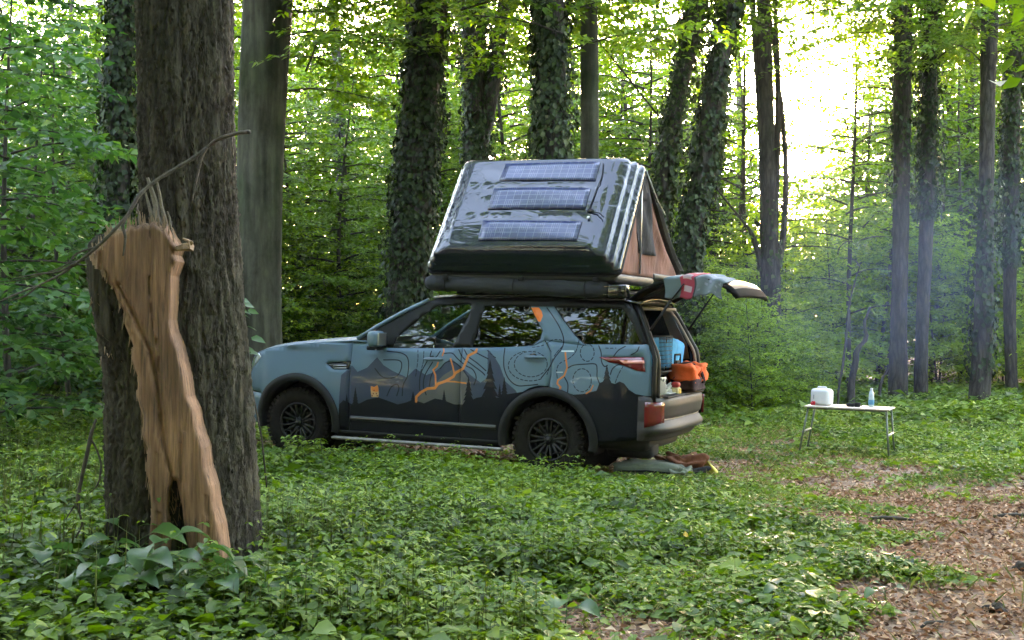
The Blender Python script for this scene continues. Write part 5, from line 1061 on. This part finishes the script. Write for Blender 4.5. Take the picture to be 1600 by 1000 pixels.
mb = MB(); mb.tube([(-.06, 0, .195), (-.05, 0, .215), (.05, 0, .215), (.06, 0, .195)], .012, 8); mb.build('handle', mWhite, j1)
mb = MB(); mb.box((-.065, -.085, .025), (.045, .02, .045), r=.006); mb.tube([(-.075, -.09, .03), (-.075, -.12, .03), (-.075, -.12, .005)], .008, 6); mb.build('tap', plain('red_plastic', (.5, .015, .03), .4), jc)
mb = MB(); mb.box((-.065, -.0815, .10), (.014, .003, .05)); mb.build('level_mark', plain('grey_print', (.3, .32, .36), .5), j1)
bo = tabthing('water_bottle', 'clear water bottle with a blue label on the table', 'bottle', 1361, .30)
mb = MB(); mb.lathe([(.0001, 0), (.030, .002), (.033, .012), (.031, .03), (.033, .09), (.032, .12), (.031, .13), (.032, .15), (.022, .185), (.013, .20), (.013, .205)], 20); b3 = mb.build('body', plain('clear_bottle', (.42, .50, .55), .15, coat=.8, var=.15, vs=20), bo)
mb = MB(); mb.lathe([(.0335, .03), (.0342, .032), (.0342, .085), (.0335, .087)], 20); mb.build('label', plain('blue_label', (.05, .22, .38), .5, var=.2, vs=30), b3)
mb = MB(); mb.lathe([(.0001, .226), (.014, .225), (.016, .220), (.016, .203), (.0001, .203)], 16); mb.build('cap', mWhite, b3)
po = tabthing('pouch', 'small flat black pouch on the table left of the black cup', 'pouch', 1329, .20)
mb = MB(); cushion(mb, (0, 0, .02), (.085, .06, .042), .01, .05, seed=21); mb.build('body', mDkCloth, po); mb = MB(); mb.tube([(-.03, -.03, .02), (-.04, -.045, .01), (.0, -.05, .006)], .004, 5); mb.build('strap', mTrim, po)
cu = tabthing('cup', 'small squat black cup on the table between the pouch and the bottle', 'cup', 1340, .22)
mb = MB(); mb.lathe([(.0001, 0), (.030, 0), (.036, .012), (.038, .045), (.035, .052), (.032, .045), (.030, .012), (.0001, .008)], 20); mb.build('body', mTrim, cu); mb = MB(); mb.tube([(.036, 0, .042), (.056, 0, .036), (.054, 0, .018), (.036, 0, .014)], .004, 6); mb.build('handle', mTrim, cu)
# ------------------------------------------------------------------ the split tree in front
NX, NY = NT
def npt(px, py, D=NY): return P(px, py, D)
st = empty('split_tree', (NX, NY, gz(NX, NY))); tag(st, 'old rough-barked tree in the foreground with a torn pale wound and splintered stub', 'tree'); SL_ = Vector(st.location)
def loc(p): return Vector(p)-SL_
s_ = 2000/NY
main = [(300, 1000, 250), (298, 930, 232), (300, 860, 208), (303, 750, 190), (300, 620, 178), (296, 480, 162), (293, 340, 150), (290, 200, 146), (288, 60, 146), (288, -80, 146), (288, -400, 140), (286, -900, 130)]
V, F, Cm = trunk_np([loc(npt(a, b, NY+.10)) for a, b, c in main], [c/2/s_ for a, b, c in main], 220, .016, .015, seed=31, flare=.12)
me = np_mesh('trunk', V, F, smooth_=True); me.materials.append(mBark); inst('trunk', me, st)
stub = [(262, 1000, 190), (256, 900, 172), (250, 800, 160), (243, 700, 150), (236, 600, 138), (222, 500, 140), (210, 430, 138), (205, 385, 126), (203, 368, 96)]
V, F, Cs = trunk_np([loc(npt(a, b, NY-.06)) for a, b, c in stub], [c/2/s_ for a, b, c in stub], 180, .016, .018, seed=37)
me = np_mesh('stub', V, F, smooth_=True); me.materials.append(mBark); stub_o = inst('stub', me, st)
def wood_mat():
    m, n, b, o = new_mat('torn_wood'); v = coords(n, 'Object', (26, 26, 1.3))
    t = N(n, 'ShaderNodeTexNoise', Scale=2.2, Detail=8.0, Roughness=.65, Distortion=.35); n.links.new(v, t.inputs['Vector'])
    c = ramp(n, t.outputs[0], [(.30, (.055, .025, .014)), (.44, (.20, .10, .055)), (.6, (.32, .165, .092)), (.78, (.43, .25, .15))])
    t2 = N(n, 'ShaderNodeTexNoise', Scale=3.0, Detail=5.0); n.links.new(coords(n, 'Object', (1.5, 1.5, .6)), t2.inputs['Vector'])
    mx = N(n, 'ShaderNodeMix', data_type='RGBA', blend_type='MULTIPLY'); mx.inputs[0].default_value = .8; n.links.new(c, mx.inputs[6]); n.links.new(ramp(n, t2.outputs[0], [(.35, (.42, .40, .40)), (.62, (1, 1, 1))]), mx.inputs[7])
    n.links.new(mx.outputs[2], b.inputs['Base Color']); b.inputs['Roughness'].default_value = .75; bump(n, t.outputs[0], .9, .012, b); return m
mWood = wood_mat()
def slab(name, poly_px, D, bulge, parent, mat=mWood, sp=.014, thick=.07, seed=0, ridge=.006, tilt=0.0, groove=None):
    pl = [((a-290)/s_, (510-b)/s_) for a, b in poly_px]; vs, F = fill2(pl, (), sp); xs = [p[0] for p in pl]; V = []
    def spanx(z):
        q = []
        for i in range(len(pl)):
            (x0, z0), (x1, z1) = pl[i], pl[(i+1) % len(pl)]
            if (z0 <= z) != (z1 <= z): q.append(x0+(x1-x0)*(z-z0)/(z1-z0))
        return (min(q), max(q)) if len(q) > 1 else (min(xs), max(xs))
    A = np.array(pl); Bq = np.roll(A, -1, 0); dAB = Bq-A
    for x, z in vs:
        q = np.array([x, z]); tt = np.clip(((q-A)*dAB).sum(1)/np.maximum((dAB**2).sum(1), 1e-9), 0, 1); dist = float(np.min(np.linalg.norm(A+dAB*tt[:, None]-q, axis=1)))
        e = min(1, dist/.025); t = 1-e
        y = D-bulge*(1-t*t)+tilt*z+e*ridge*(.7*math.sin(x*70+2.5*math.sin(z*3+seed)+seed)+.5*math.sin(x*160+z*2+seed)+(2.2 if abs(math.sin(x*23+z*.9+.5*math.sin(z*5)+seed)) < .10 else 0))+.35*(x-(min(xs)+max(xs))/2)**2
        if groove:
            G = np.array(groove); G2 = G[1:]; G1_ = G[:-1]; dg = G2-G1_; tg_ = np.clip(((q-G1_)*dg).sum(1)/(dg**2).sum(1), 0, 1); dd_ = float(np.min(np.linalg.norm(G1_+dg*tg_[:, None]-q, axis=1))); y += .032*math.exp(-(dd_/.013)**2)
        k = y/NY; V.append(loc(Vector(((290-800)*y/2000+x*k, y, EYE+z*k))))
    cnt = {}
    for f in F:
        for i in range(3): e = (f[i], f[(i+1) % 3]); cnt[tuple(sorted(e))] = cnt.get(tuple(sorted(e)), 0)+1
    bd = [e for e, c in cnt.items() if c == 1]; mp = {}
    for e in bd:
        for i in e:
            if i not in mp: mp[i] = len(V); V.append(V[i]+Vector((0, thick, 0))*1.0)
    F = [tuple(f) for f in F]+[(a_, b_, mp[b_], mp[a_]) for a_, b_ in bd]
    me = bpy.data.meshes.new(name); me.from_pydata(V, [], F); bm = bmesh.new(); bm.from_mesh(me); bmesh.ops.recalc_face_normals(bm, faces=bm.faces); bm.to_mesh(me); bm.free()
    me.polygons.foreach_set('use_smooth', [len(p.vertices) == 3 for p in me.polygons]); return link_mesh(name, me, mat, parent)
# front of the stub lies about NY-.06-r; the wound sits on it
GROOVE = [((a-290)/s_, (510-b)/s_) for a, b in [(186, 446), (206, 486), (216, 506), (236, 552), (246, 600), (252, 650), (258, 700), (268, 745)]]
WND = [(139, 402), (146, 392), (152, 386), (160, 384), (163, 376), (168, 364), (180, 361), (184, 357), (196, 359), (202, 350), (212, 354), (224, 347), (232, 352), (240, 345), (252, 356), (258, 352), (264, 366), (272, 378), (276, 386), (272, 398), (276, 408), (268, 430), (268, 470), (266, 500), (270, 520), (279, 545), (284, 566), (290, 590), (294, 620), (303, 640), (308, 668), (319, 700), (322, 730), (331, 760), (336, 795), (343, 820), (347, 850), (350, 870), (349, 890), (353, 912), (326, 905), (302, 890), (296, 860), (290, 835), (284, 790), (276, 752), (268, 748), (262, 770), (260, 800), (264, 830), (264, 850), (262, 880), (258, 905), (232, 902), (236, 870), (232, 850), (237, 800), (234, 760), (228, 735), (231, 700), (222, 680), (224, 650), (214, 620), (216, 590), (206, 560), (208, 540), (194, 505), (196, 490), (184, 470), (178, 452), (170, 444), (164, 428), (152, 420), (148, 408)]
slab('wound', WND, NY-.37, .035, st, seed=1, thick=.18, tilt=.02, groove=GROOVE)
slab('hollow_shade', [(262, 742), (276, 745), (284, 790), (284, 835), (268, 850), (258, 800)], NY-.33, .0, st, plain('shade_black', (.006, .005, .004), .95), thick=.01, ridge=.002)  # black sheet stands in for the shade inside the hollow
slab('dark_edge', [(243, 640), (256, 690), (270, 740), (262, 775), (252, 740), (246, 690)], NY-.35, .02, st, plain('dark_brown_wood', (.06, .03, .018), .9, var=.5, vs=30, bmp=.8), seed=8, thick=.06)  # dark brown strip along the split
# bark flap left of the wound
slab('bark_flap', [(137, 402), (146, 396), (170, 432), (190, 460), (200, 500), (212, 560), (218, 620), (200, 600), (186, 560), (172, 535), (150, 520), (142, 470)], NY-.30, .03, st, mBark, seed=12, thick=.08, ridge=.016)
# splinters
rs = random.Random(5)
def splinter(parent, p0, p1, w0, D, name='splinter', mat=mDead):
    a, b = loc(npt(*p0, D)), loc(npt(*p1, D)); mb = MB(); n_ = 6; pts = [a.lerp(b, i/n_)+Vector((rs.uniform(-.006, .006), rs.uniform(-.01, .01), 0)) for i in range(n_+1)]
    mb.tube(pts, [w0*(1-.75*i/n_) for i in range(n_+1)], 5, sm=False); mb.build(name, mat, parent)
mSplint = plain('pale_splinter', (.26, .17, .115), .8, var=.35, vs=20, bmp=.4)
for p0, p1, w_ in [((262, 400), (231, 278), .045), ((248, 392), (228, 300), .03), ((270, 405), (243, 280), .030), ((276, 395), (262, 330), .02), ((222, 372), (216, 318), .02)]: splinter(st, p0, p1, w_*.8, NY-.28, mat=mDead)
for p0, p1, w_ in [((300, 384), (262, 390), .030), ((300, 380), (286, 372), .014), ((190, 448), (196, 420), .008), ((206, 520), (198, 484), .010), ((222, 585), (205, 545), .010), ((176, 372), (166, 352), .018)]: splinter(st, p0, p1, w_, NY-.36, mat=mSplint)
mb = MB()
for i in range(60):
    px, py = rs.uniform(250, 285), rs.uniform(640, 860); a = loc(npt(px, py, NY-.33)); mb.tube([a, a+Vector((rs.uniform(-.02, .02), -rs.uniform(0, .02), rs.uniform(.03, .09)))], [.003, .001], 4)
for i in range(70):
    px, py = rs.uniform(140, 215), rs.uniform(440, 560); a = loc(npt(px, py, NY-.30)); mb.tube([a, a+Vector((rs.uniform(-.02, .02), -rs.uniform(0, .03), rs.uniform(-.07, .05)))], [.004, .001], 4)
for i in range(260):
    j = rs.randrange(len(WND)); a_, b_ = WND[j], WND[(j+1) % len(WND)]; f_ = rs.random(); px, py = a_[0]+(b_[0]-a_[0])*f_, a_[1]+(b_[1]-a_[1])*f_
    if py > 890 or (px > 262 and py > 380): continue
    a = loc(npt(px, py, NY-.36)); up = rs.uniform(.015, .07)*(1 if py < 420 else rs.choice([1, -1, -1])); mb.tube([a-Vector((0, 0, up*.4)), a+Vector((rs.uniform(-.012, .012), -rs.uniform(0, .012), up))], [rs.uniform(.003, .008), .001], 4, sm=False)
o = mb.build('wood_fibres', mSplint, st); o['kind'] = 'stuff'
mb = MB()
for cx, cy_, r_ in ((352, 372, 1), (288, 196, 1)): pass
# dead branches
mBranch = plain('grey_dead_bark', (.075, .062, .052), .9, var=.45, vs=25, bmp=.6)
db_ = empty('dead_branch', npt(240, 275, NY-.55)); tag(db_, 'thin bare dead branch caught across the split tree, curving down to the left', 'branch'); L0 = Vector(db_.location)
br = [(390, 206, 9), (372, 208, 8), (340, 218, 8), (322, 232, 8), (300, 248, 8), (270, 266, 8), (240, 285, 8), (218, 305, 8), (200, 335, 8), (178, 360, 7), (160, 378, 7), (140, 396, 6), (118, 412, 6), (96, 428, 5), (60, 446, 4), (20, 462, 4), (-20, 482, 3)]
DD = lambda i: NY-.50+.10*math.sin(i*.5)+(.06*(i-11) if i > 11 else 0)
S = spline([tuple(npt(a, b, DD(i))-L0)+(c/2/s_*.72,) for i, (a, b, c) in enumerate(br)], 5)
mb = MB(); mb.tube([tuple(q[:3]) for q in S], [q[3]*(1+.12*math.sin(i*1.7)) for i, q in enumerate(S)], 8); mb.build('stem', mBranch, db_)
for tw_ in [[(323, 230, 5), (316, 244, 4.5), (311, 262, 4), (306, 285, 3.5), (302, 305, 2.5), (300, 318, 1.5)], [(120, 410, 4), (90, 425, 4), (60, 428, 3), (20, 436, 2)], [(200, 336, 4), (192, 352, 5), (196, 372, 4), (192, 400, 2)], [(60, 446, 3), (40, 462, 2.5), (15, 470, 2)], [(150, 386, 3), (120, 396, 3), (100, 416, 2.5), (40, 436, 2), (0, 440, 1.5)]]:
    S = spline([tuple(npt(a, b, NY-.5)-L0)+(c/2/s_,) for a, b, c in tw_], 4); mb = MB(); mb.tube([tuple(q[:3]) for q in S], [q[3] for q in S], 6); mb.build('twig', mBranch, db_)
hb = empty('hanging_twig', npt(142, 676, NY-.3)); tag(hb, 'dark forked twig hanging among the leaves left of the split tree foot', 'twig'); L1_ = Vector(hb.location)
for k, tw_ in enumerate([[(150, 655, 5), (142, 680, 7), (136, 710, 8), (128, 745, 7), (122, 780, 8), (124, 800, 5), (128, 820, 4), (118, 840, 3)], [(142, 685, 4), (152, 705, 4), (158, 730, 4), (152, 758, 3), (140, 770, 2)], [(122, 780, 4), (110, 800, 3), (102, 812, 2)]]):
    S = spline([tuple(npt(a, b, NY-.35)-L1_)+(c/2/s_*.8,) for a, b, c in tw_], 4); mb = MB(); mb.tube([tuple(q[:3]) for q in S], [q[3] for q in S], 6); mb.build('stem' if k == 0 else 'fork', mTwig, hb)
# small leafy sprig between the trunks
sp_ = empty('sprig', npt(384, 520, 9.5)); tag(sp_, 'small leafy sprig in front of the smooth beech trunk', 'sprig'); Ls = Vector(sp_.location)
mb = MB(); pts = [npt(384, 560, 9.5)-Ls, npt(380, 520, 9.5)-Ls, npt(372, 480, 9.5)-Ls, npt(366, 455, 9.5)-Ls]; mb.tube(pts, [.006, .005, .004, .002], 5); mb.tube([pts[0], pts[0]+Vector((.1, .1, -.6)), pts[0]+Vector((.15, .2, -1.3))], .007, 5); mb.build('stem', mTwig, sp_)
r = np.random.default_rng(9); n = 16; t = r.uniform(0, 1, n)
Pb = np.stack([np.interp(t, [0, 1], [0.03, -.06])+r.normal(0, .03, n), r.normal(0, .05, n), np.interp(t, [0, 1], [-.15, .26])], 1); th = r.uniform(-.6, .9, n)
inst('foliage', leaf_mesh('foliage', Pb, np.stack([np.cos(th)*np.where(r.uniform(0, 1, n) < .7, 1, -1), r.normal(0, .3, n), -.25+0*th], 1), np.stack([r.normal(0, .3, n), r.normal(0, .5, n)-.5, np.ones(n)], 1), r.uniform(.08, .14, n), r.uniform(.05, .07, n), r.uniform(.5, .9, n), mPlant, .2, True), sp_)
# ------------------------------------------------------------------ foreground broad-leaved plants, one by one
def leafshape(seed, ratio, seg=6):
    """one broad leaf with a midrib fold, wavy edge and a drooping tip, unit length along +x"""
    r = random.Random(seed); V = []; F = []; ph = r.uniform(0, 6)
    for i in range(seg+1):
        t = i/seg; w_ = ratio*.5*(math.sin(PI*min(1, t**.62))**.85)*(1+.05*math.sin(t*22+ph)); z = .10*math.sin(t*PI)-.26*t*t
        V += [(t, -w_, z+w_*.30+.02*math.sin(t*9+ph)), (t, 0, z), (t, w_, z+w_*.30+.02*math.cos(t*8+ph))]
    for i in range(seg):
        a = 3*i; F += [(a, a+3, a+4, a+1), (a+1, a+4, a+5, a+2)]
    me = bpy.data.meshes.new('leaf'); me.from_pydata(V, [], F); shade(me); at = me.attributes.new('tint', 'FLOAT', 'POINT'); at.data.foreach_set('value', np.full(len(V), r.uniform(.3, .7), np.float32)); me.materials.append(mPlant); return me
LS = [leafshape(1, .72), leafshape(2, .85), leafshape(3, .6), leafshape(4, .95)]
def plant(px, py, h, nl, L, label, group=None, seed=0, spread=1.0):
    """foot at picture column px on the ground as seen at row py"""
    r = random.Random(seed*7+3); D = min(2000*EYE/(py-510), 9.5); x = at(px, D); z = gz(x, D); o = empty('broadleaf_plant', (x, D, z), (0, 0, r.uniform(0, 6))); tag(o, label, 'plant', group)
    mb = MB(); top = Vector((r.uniform(-.05, .05), r.uniform(-.05, .05), h)); st_ = [Vector((0, 0, -.02)), top*.5+Vector((.01, 0, 0)), top]; mb.tube(st_, [.004, .0035, .002], 5); lv = []
    for k in range(nl):
        t = .35+.65*(k+1)/nl; a = k*2.4+r.uniform(-.4, .4); b0 = top*t; rd = L*r.uniform(.4, .9)*spread; b1_ = b0+Vector((math.cos(a)*rd, math.sin(a)*rd, L*.28)); mb.tube([b0, b1_], [.0022, .0016], 4); lv.append((b1_, a, t))
    mb.build('stem', plain('green_stem', (.06, .11, .03), .6) if 'green_stem' not in bpy.data.materials else bpy.data.materials['green_stem'], o)
    for b1_, a, t in lv:
        s = L*r.uniform(.75, 1.15); inst('leaf', LS[r.randrange(4)], o, b1_, (r.uniform(-.35, .35), r.uniform(-.15, .35), a+r.uniform(-.4, .4)), (s, s, s))
PL = [(150, 985, .34, 9, .15), (210, 960, .36, 9, .16), (262, 985, .30, 8, .15), (318, 975, .30, 9, .15), (365, 960, .24, 8, .13), (410, 985, .26, 8, .14), (60, 990, .32, 8, .14), (10, 970, .3, 8, .13), (110, 950, .3, 8, .13), (455, 950, .2, 7, .12),
      (240, 1000, .40, 9, .16), (300, 1000, .36, 9, .16), (350, 1010, .3, 8, .14), (500, 985, .2, 7, .12), (185, 1010, .34, 8, .15), (440, 1010, .24, 8, .13), (100, 1010, .28, 8, .13)]
G1 = 'broad-leaved plants round the foot of the split tree'
PLB = {0: 'broad-leaved plant just left of the split tree foot, bottom row', 3: 'broad-leaved plant with large drooping leaves right at the foot of the pale wound', 5: 'broad-leaved plant right of the split tree foot, near the bottom edge', 7: 'broad-leaved plant at the bottom left corner', 13: 'broad-leaved plant farthest right of those round the split tree'}
for i, (px, py, h, nl, L) in enumerate(PL): plant(px, py, h*1.15, nl+2, L*1.1, PLB.get(i, 'large-leaved dark green plant in the cluster round the foot of the split tree'), G1, i)
for i, (px, py, h, nl, L, lb) in enumerate([(640, 985, .16, 7, .13, 'bright green broad-leaved plant at the bottom edge, left of the patch of bare leaves'), (700, 975, .18, 7, .12, 'bright green broad-leaved plant at the bottom edge beside another like it'), (585, 905, .14, 6, .12, 'broad pale-leaved plant in the low greenery below the front wheel'),
        (640, 930, .13, 6, .12, 'broad flat-leaved plant in the low greenery, in front of the car doors'), (830, 905, .16, 6, .12, 'broad-leaved plant with a thin pale stem below the rear wheel'), (810, 960, .15, 6, .12, 'grey-green broad-leaved plant low in the middle foreground'), (1395, 905, .10, 5, .09, 'bright lime-green seedling at the edge of the bare path'),
        (1385, 950, .08, 4, .08, 'smaller lime-green seedling just below the brighter one at the path edge'), (880, 985, .18, 6, .12, 'broad-leaved plant at the left edge of the patch of bare leaves'), (575, 870, .22, 5, .06, 'thin dark-stemmed weed standing above the low greenery'), (1230, 960, .12, 6, .10, 'blue-green broad-leaved plant left of the lime-green seedlings')]):
    plant(px, py, h, nl, L, lb, 'single plants in the foreground', 40+i)
# ferny sprays in front of the wheels
for i, (px, D, h, lb) in enumerate([(470, 12.6, .42, 'taller leafy weed in front of the front wheel'), (505, 12.4, .34, 'leafy weed just right of the front wheel'), (440, 12.2, .25, 'low leafy weed left of the front wheel'), (858, 12.1, .22, 'pale-tipped weed in front of the rear wheel'), (905, 12.2, .2, 'small weed right of the rear wheel'), (800, 11.9, .18, 'small weed left of the rear wheel'), (560, 12.5, .22, 'leafy weed under the front door')]):
    r = np.random.default_rng(80+i); x = at(px, D); o = empty('weed', (x, D, gz(x, D))); tag(o, lb, 'weed', 'weeds in front of the wheels'); mb = MB(); PB = []; DN = []
    for k in range(7):
        a = r.uniform(0, 6.28); hh = h*r.uniform(.6, 1.05); tip = np.array([math.cos(a)*.16, math.sin(a)*.12, hh]); S = spline([(0, 0, 0), tip*.5+np.array([0, 0, hh*.12]), tip], 5); mb.tube(S, .0025, 4)
        for q in S[3:]:
            for s2 in (-1, 1, 1): PB.append(q); aa = a+s2*r.uniform(.5, 1.6); DN.append((math.cos(aa), math.sin(aa), r.uniform(-.4, .2)))
    mb.build('stem', mTwig, o); n = len(PB); Lf = r.uniform(.05, .09, n); inst('foliage', leaf_mesh('foliage', np.array(PB), np.array(DN), np.stack([r.normal(0, .3, n), r.normal(0, .3, n), np.ones(n)], 1), Lf, Lf*.55, np.clip(r.normal(.7, .15, n), 0, 1), mCover, .3, True), o)
# ------------------------------------------------------------------ bits on the ground
def on_ground(px, py): D = 2000*EYE/(py-510); x = at(px, D); return Vector((x, D, gz(x, D)))
p = on_ground(1315, 832); o = empty('paper_scrap', p); tag(o, 'torn white paper or plastic scrap on the leaf litter', 'litter scrap'); mb = MB(); mb.grid(lambda a, b_: (-.11+.22*a, -.05+.10*b_*(.5+a*.5), .035+.014*math.sin(a*9+b_*5)+.012*math.sin(b_*11)), np.linspace(0, 1, 14), np.linspace(0, 1, 8)); mb.build('scrap', plain('white_scrap', (.55, .54, .53), .7, var=.1), o, .003)
for i, (px, py, L, az, rr_, lb) in enumerate([(1395, 818, .34, -.25, .016, 'short thick dead stick lying on the leaf litter beside the path'), (1590, 812, .40, .1, .013, 'dead stick at the right edge of the picture on the bare path'), (1460, 985, .2, .6, .008, 'thin twig lying on the bare path at the bottom'), (1150, 965, .3, .8, .006, 'thin pale twig among the plants at the bottom centre'), (1180, 770, .3, .3, .008, 'thin stick on the grass below the table'), (1500, 770, .25, 1.2, .008, 'small stick in the grass right of the table')]):
    o = empty('stick', on_ground(px, py)+Vector((0, 0, rr_+.01)), (0, 0, az)); tag(o, lb, 'stick', 'sticks on the ground'); mb = MB(); mb.tube([(-L/2, 0, 0), (-L/5, .02, .01), (L/5, -.01, .012), (L/2, .015, 0)], [rr_, rr_*1.1, rr_*.9, rr_*.5], 7); mb.build('stem', mTwig if i != 3 else mDead, o)
    mb = MB(); mb.tube([(-L/6, .015, .01), (0, .05, .02), (L/10, .09, .015)], [rr_*.5, rr_*.4, rr_*.2], 5); mb.build('side_twig', mTwig, o)
for i, (px, py, s, lb) in enumerate([(1555, 962, .05, 'dark clod of earth on the path near the bottom right corner'), (1566, 968, .035, 'smaller dark clod beside the bigger one on the path'), (1598, 895, .06, 'dark brown clod cut by the right edge'), (1405, 952, .02, 'small pale pebble on the path')]):
    bm = bmesh.new(); bmesh.ops.create_icosphere(bm, subdivisions=3, radius=s); r = random.Random(i)
    for v in bm.verts: v.co *= 1+.25*math.sin(v.co.x*90+i)+.15*math.sin(v.co.y*130+v.co.z*70); v.co.z *= .6
    me = bpy.data.meshes.new('clod'); bm.to_mesh(me); bm.free(); shade(me); o = link_mesh('clod', me, plain('dark_soil', (.03, .022, .016), .95, var=.4, vs=40, bmp=.6) if i < 3 else mDead); o.location = on_ground(px, py)+Vector((0, 0, s*.35)); tag(o, lb, 'clod' if i < 3 else 'pebble')
me = LS[0].copy(); me.materials.clear(); me.materials.append(plain('yellow_leaf', (.70, .42, .03), .6, var=.2, vs=30)); o = inst('fallen_leaf', me, None, on_ground(1067, 878)+Vector((0, 0, .17)), (.9, .2, .5), (.06, .06, .06)); tag(o, 'single bright yellow leaf on the low plants', 'leaf')
# ------------------------------------------------------------------ camp-fire smoke drifting between the right-hand trunks
def smoke():
    bm = bmesh.new(); bmesh.ops.create_icosphere(bm, subdivisions=4, radius=1)
    me = bpy.data.meshes.new('smoke'); bm.to_mesh(me); bm.free(); shade(me)
    m = bpy.data.materials.new('smoke'); m.use_nodes = True; n = m.node_tree; n.nodes.clear(); o_ = n.nodes.new('ShaderNodeOutputMaterial'); v = n.nodes.new('ShaderNodeVolumePrincipled')
    tc = n.nodes.new('ShaderNodeTexCoord'); ln = N(n, 'ShaderNodeVectorMath', operation='LENGTH'); n.links.new(tc.outputs['Object'], ln.inputs[0])
    mr = N(n, 'ShaderNodeMapRange'); mr.interpolation_type = 'SMOOTHSTEP'; n.links.new(ln.outputs['Value'], mr.inputs[0]); mr.inputs[1].default_value = 1; mr.inputs[2].default_value = .15; mr.inputs[3].default_value = 0; mr.inputs[4].default_value = 1
    nz = N(n, 'ShaderNodeTexNoise', Scale=1.8, Detail=2.0, Distortion=.6); n.links.new(tc.outputs['Object'], nz.inputs['Vector']); mn = N(n, 'ShaderNodeMapRange'); n.links.new(nz.outputs[0], mn.inputs[0]); mn.inputs[1].default_value = .35; mn.inputs[2].default_value = .7
    mu = N(n, 'ShaderNodeMath', operation='MULTIPLY'); n.links.new(mr.outputs[0], mu.inputs[0]); n.links.new(mn.outputs[0], mu.inputs[1]); m2 = N(n, 'ShaderNodeMath', operation='MULTIPLY'); n.links.new(mu.outputs[0], m2.inputs[0]); m2.inputs[1].default_value = .048
    n.links.new(m2.outputs[0], v.inputs['Density'])
    v.inputs['Color'].default_value = (.50, .60, 1, 1); v.inputs['Anisotropy'].default_value = .0; n.links.new(v.outputs[0], o_.inputs['Volume']); me.materials.append(m); m.cycles.volume_step_rate = 1.0 if hasattr(m.cycles, 'volume_step_rate') else 1.0
    c = P(1400, 430, 20.5); o = inst('smoke', me, None, c, (0, math.radians(-8), 0), (4.6, 3.2, 2.6)); tag(o, 'bluish campfire smoke drifting between the trunks on the right', 'smoke', kind='stuff')
smoke()
# ------------------------------------------------------------------ thin evening mist in the wood
def haze():
    mb = MB(); mb.box((0, 0, 29), (340, 340, 66)); m = bpy.data.materials.new('haze'); m.use_nodes = True; n = m.node_tree; n.nodes.clear()
    o_ = n.nodes.new('ShaderNodeOutputMaterial'); v = n.nodes.new('ShaderNodeVolumePrincipled'); v.inputs['Color'].default_value = (.85, .9, 1, 1); v.inputs['Density'].default_value = .00013; v.inputs['Anisotropy'].default_value = .0
    n.links.new(v.outputs[0], o_.inputs['Volume']); tag(mb.build('haze', m), kind='stuff')
haze()
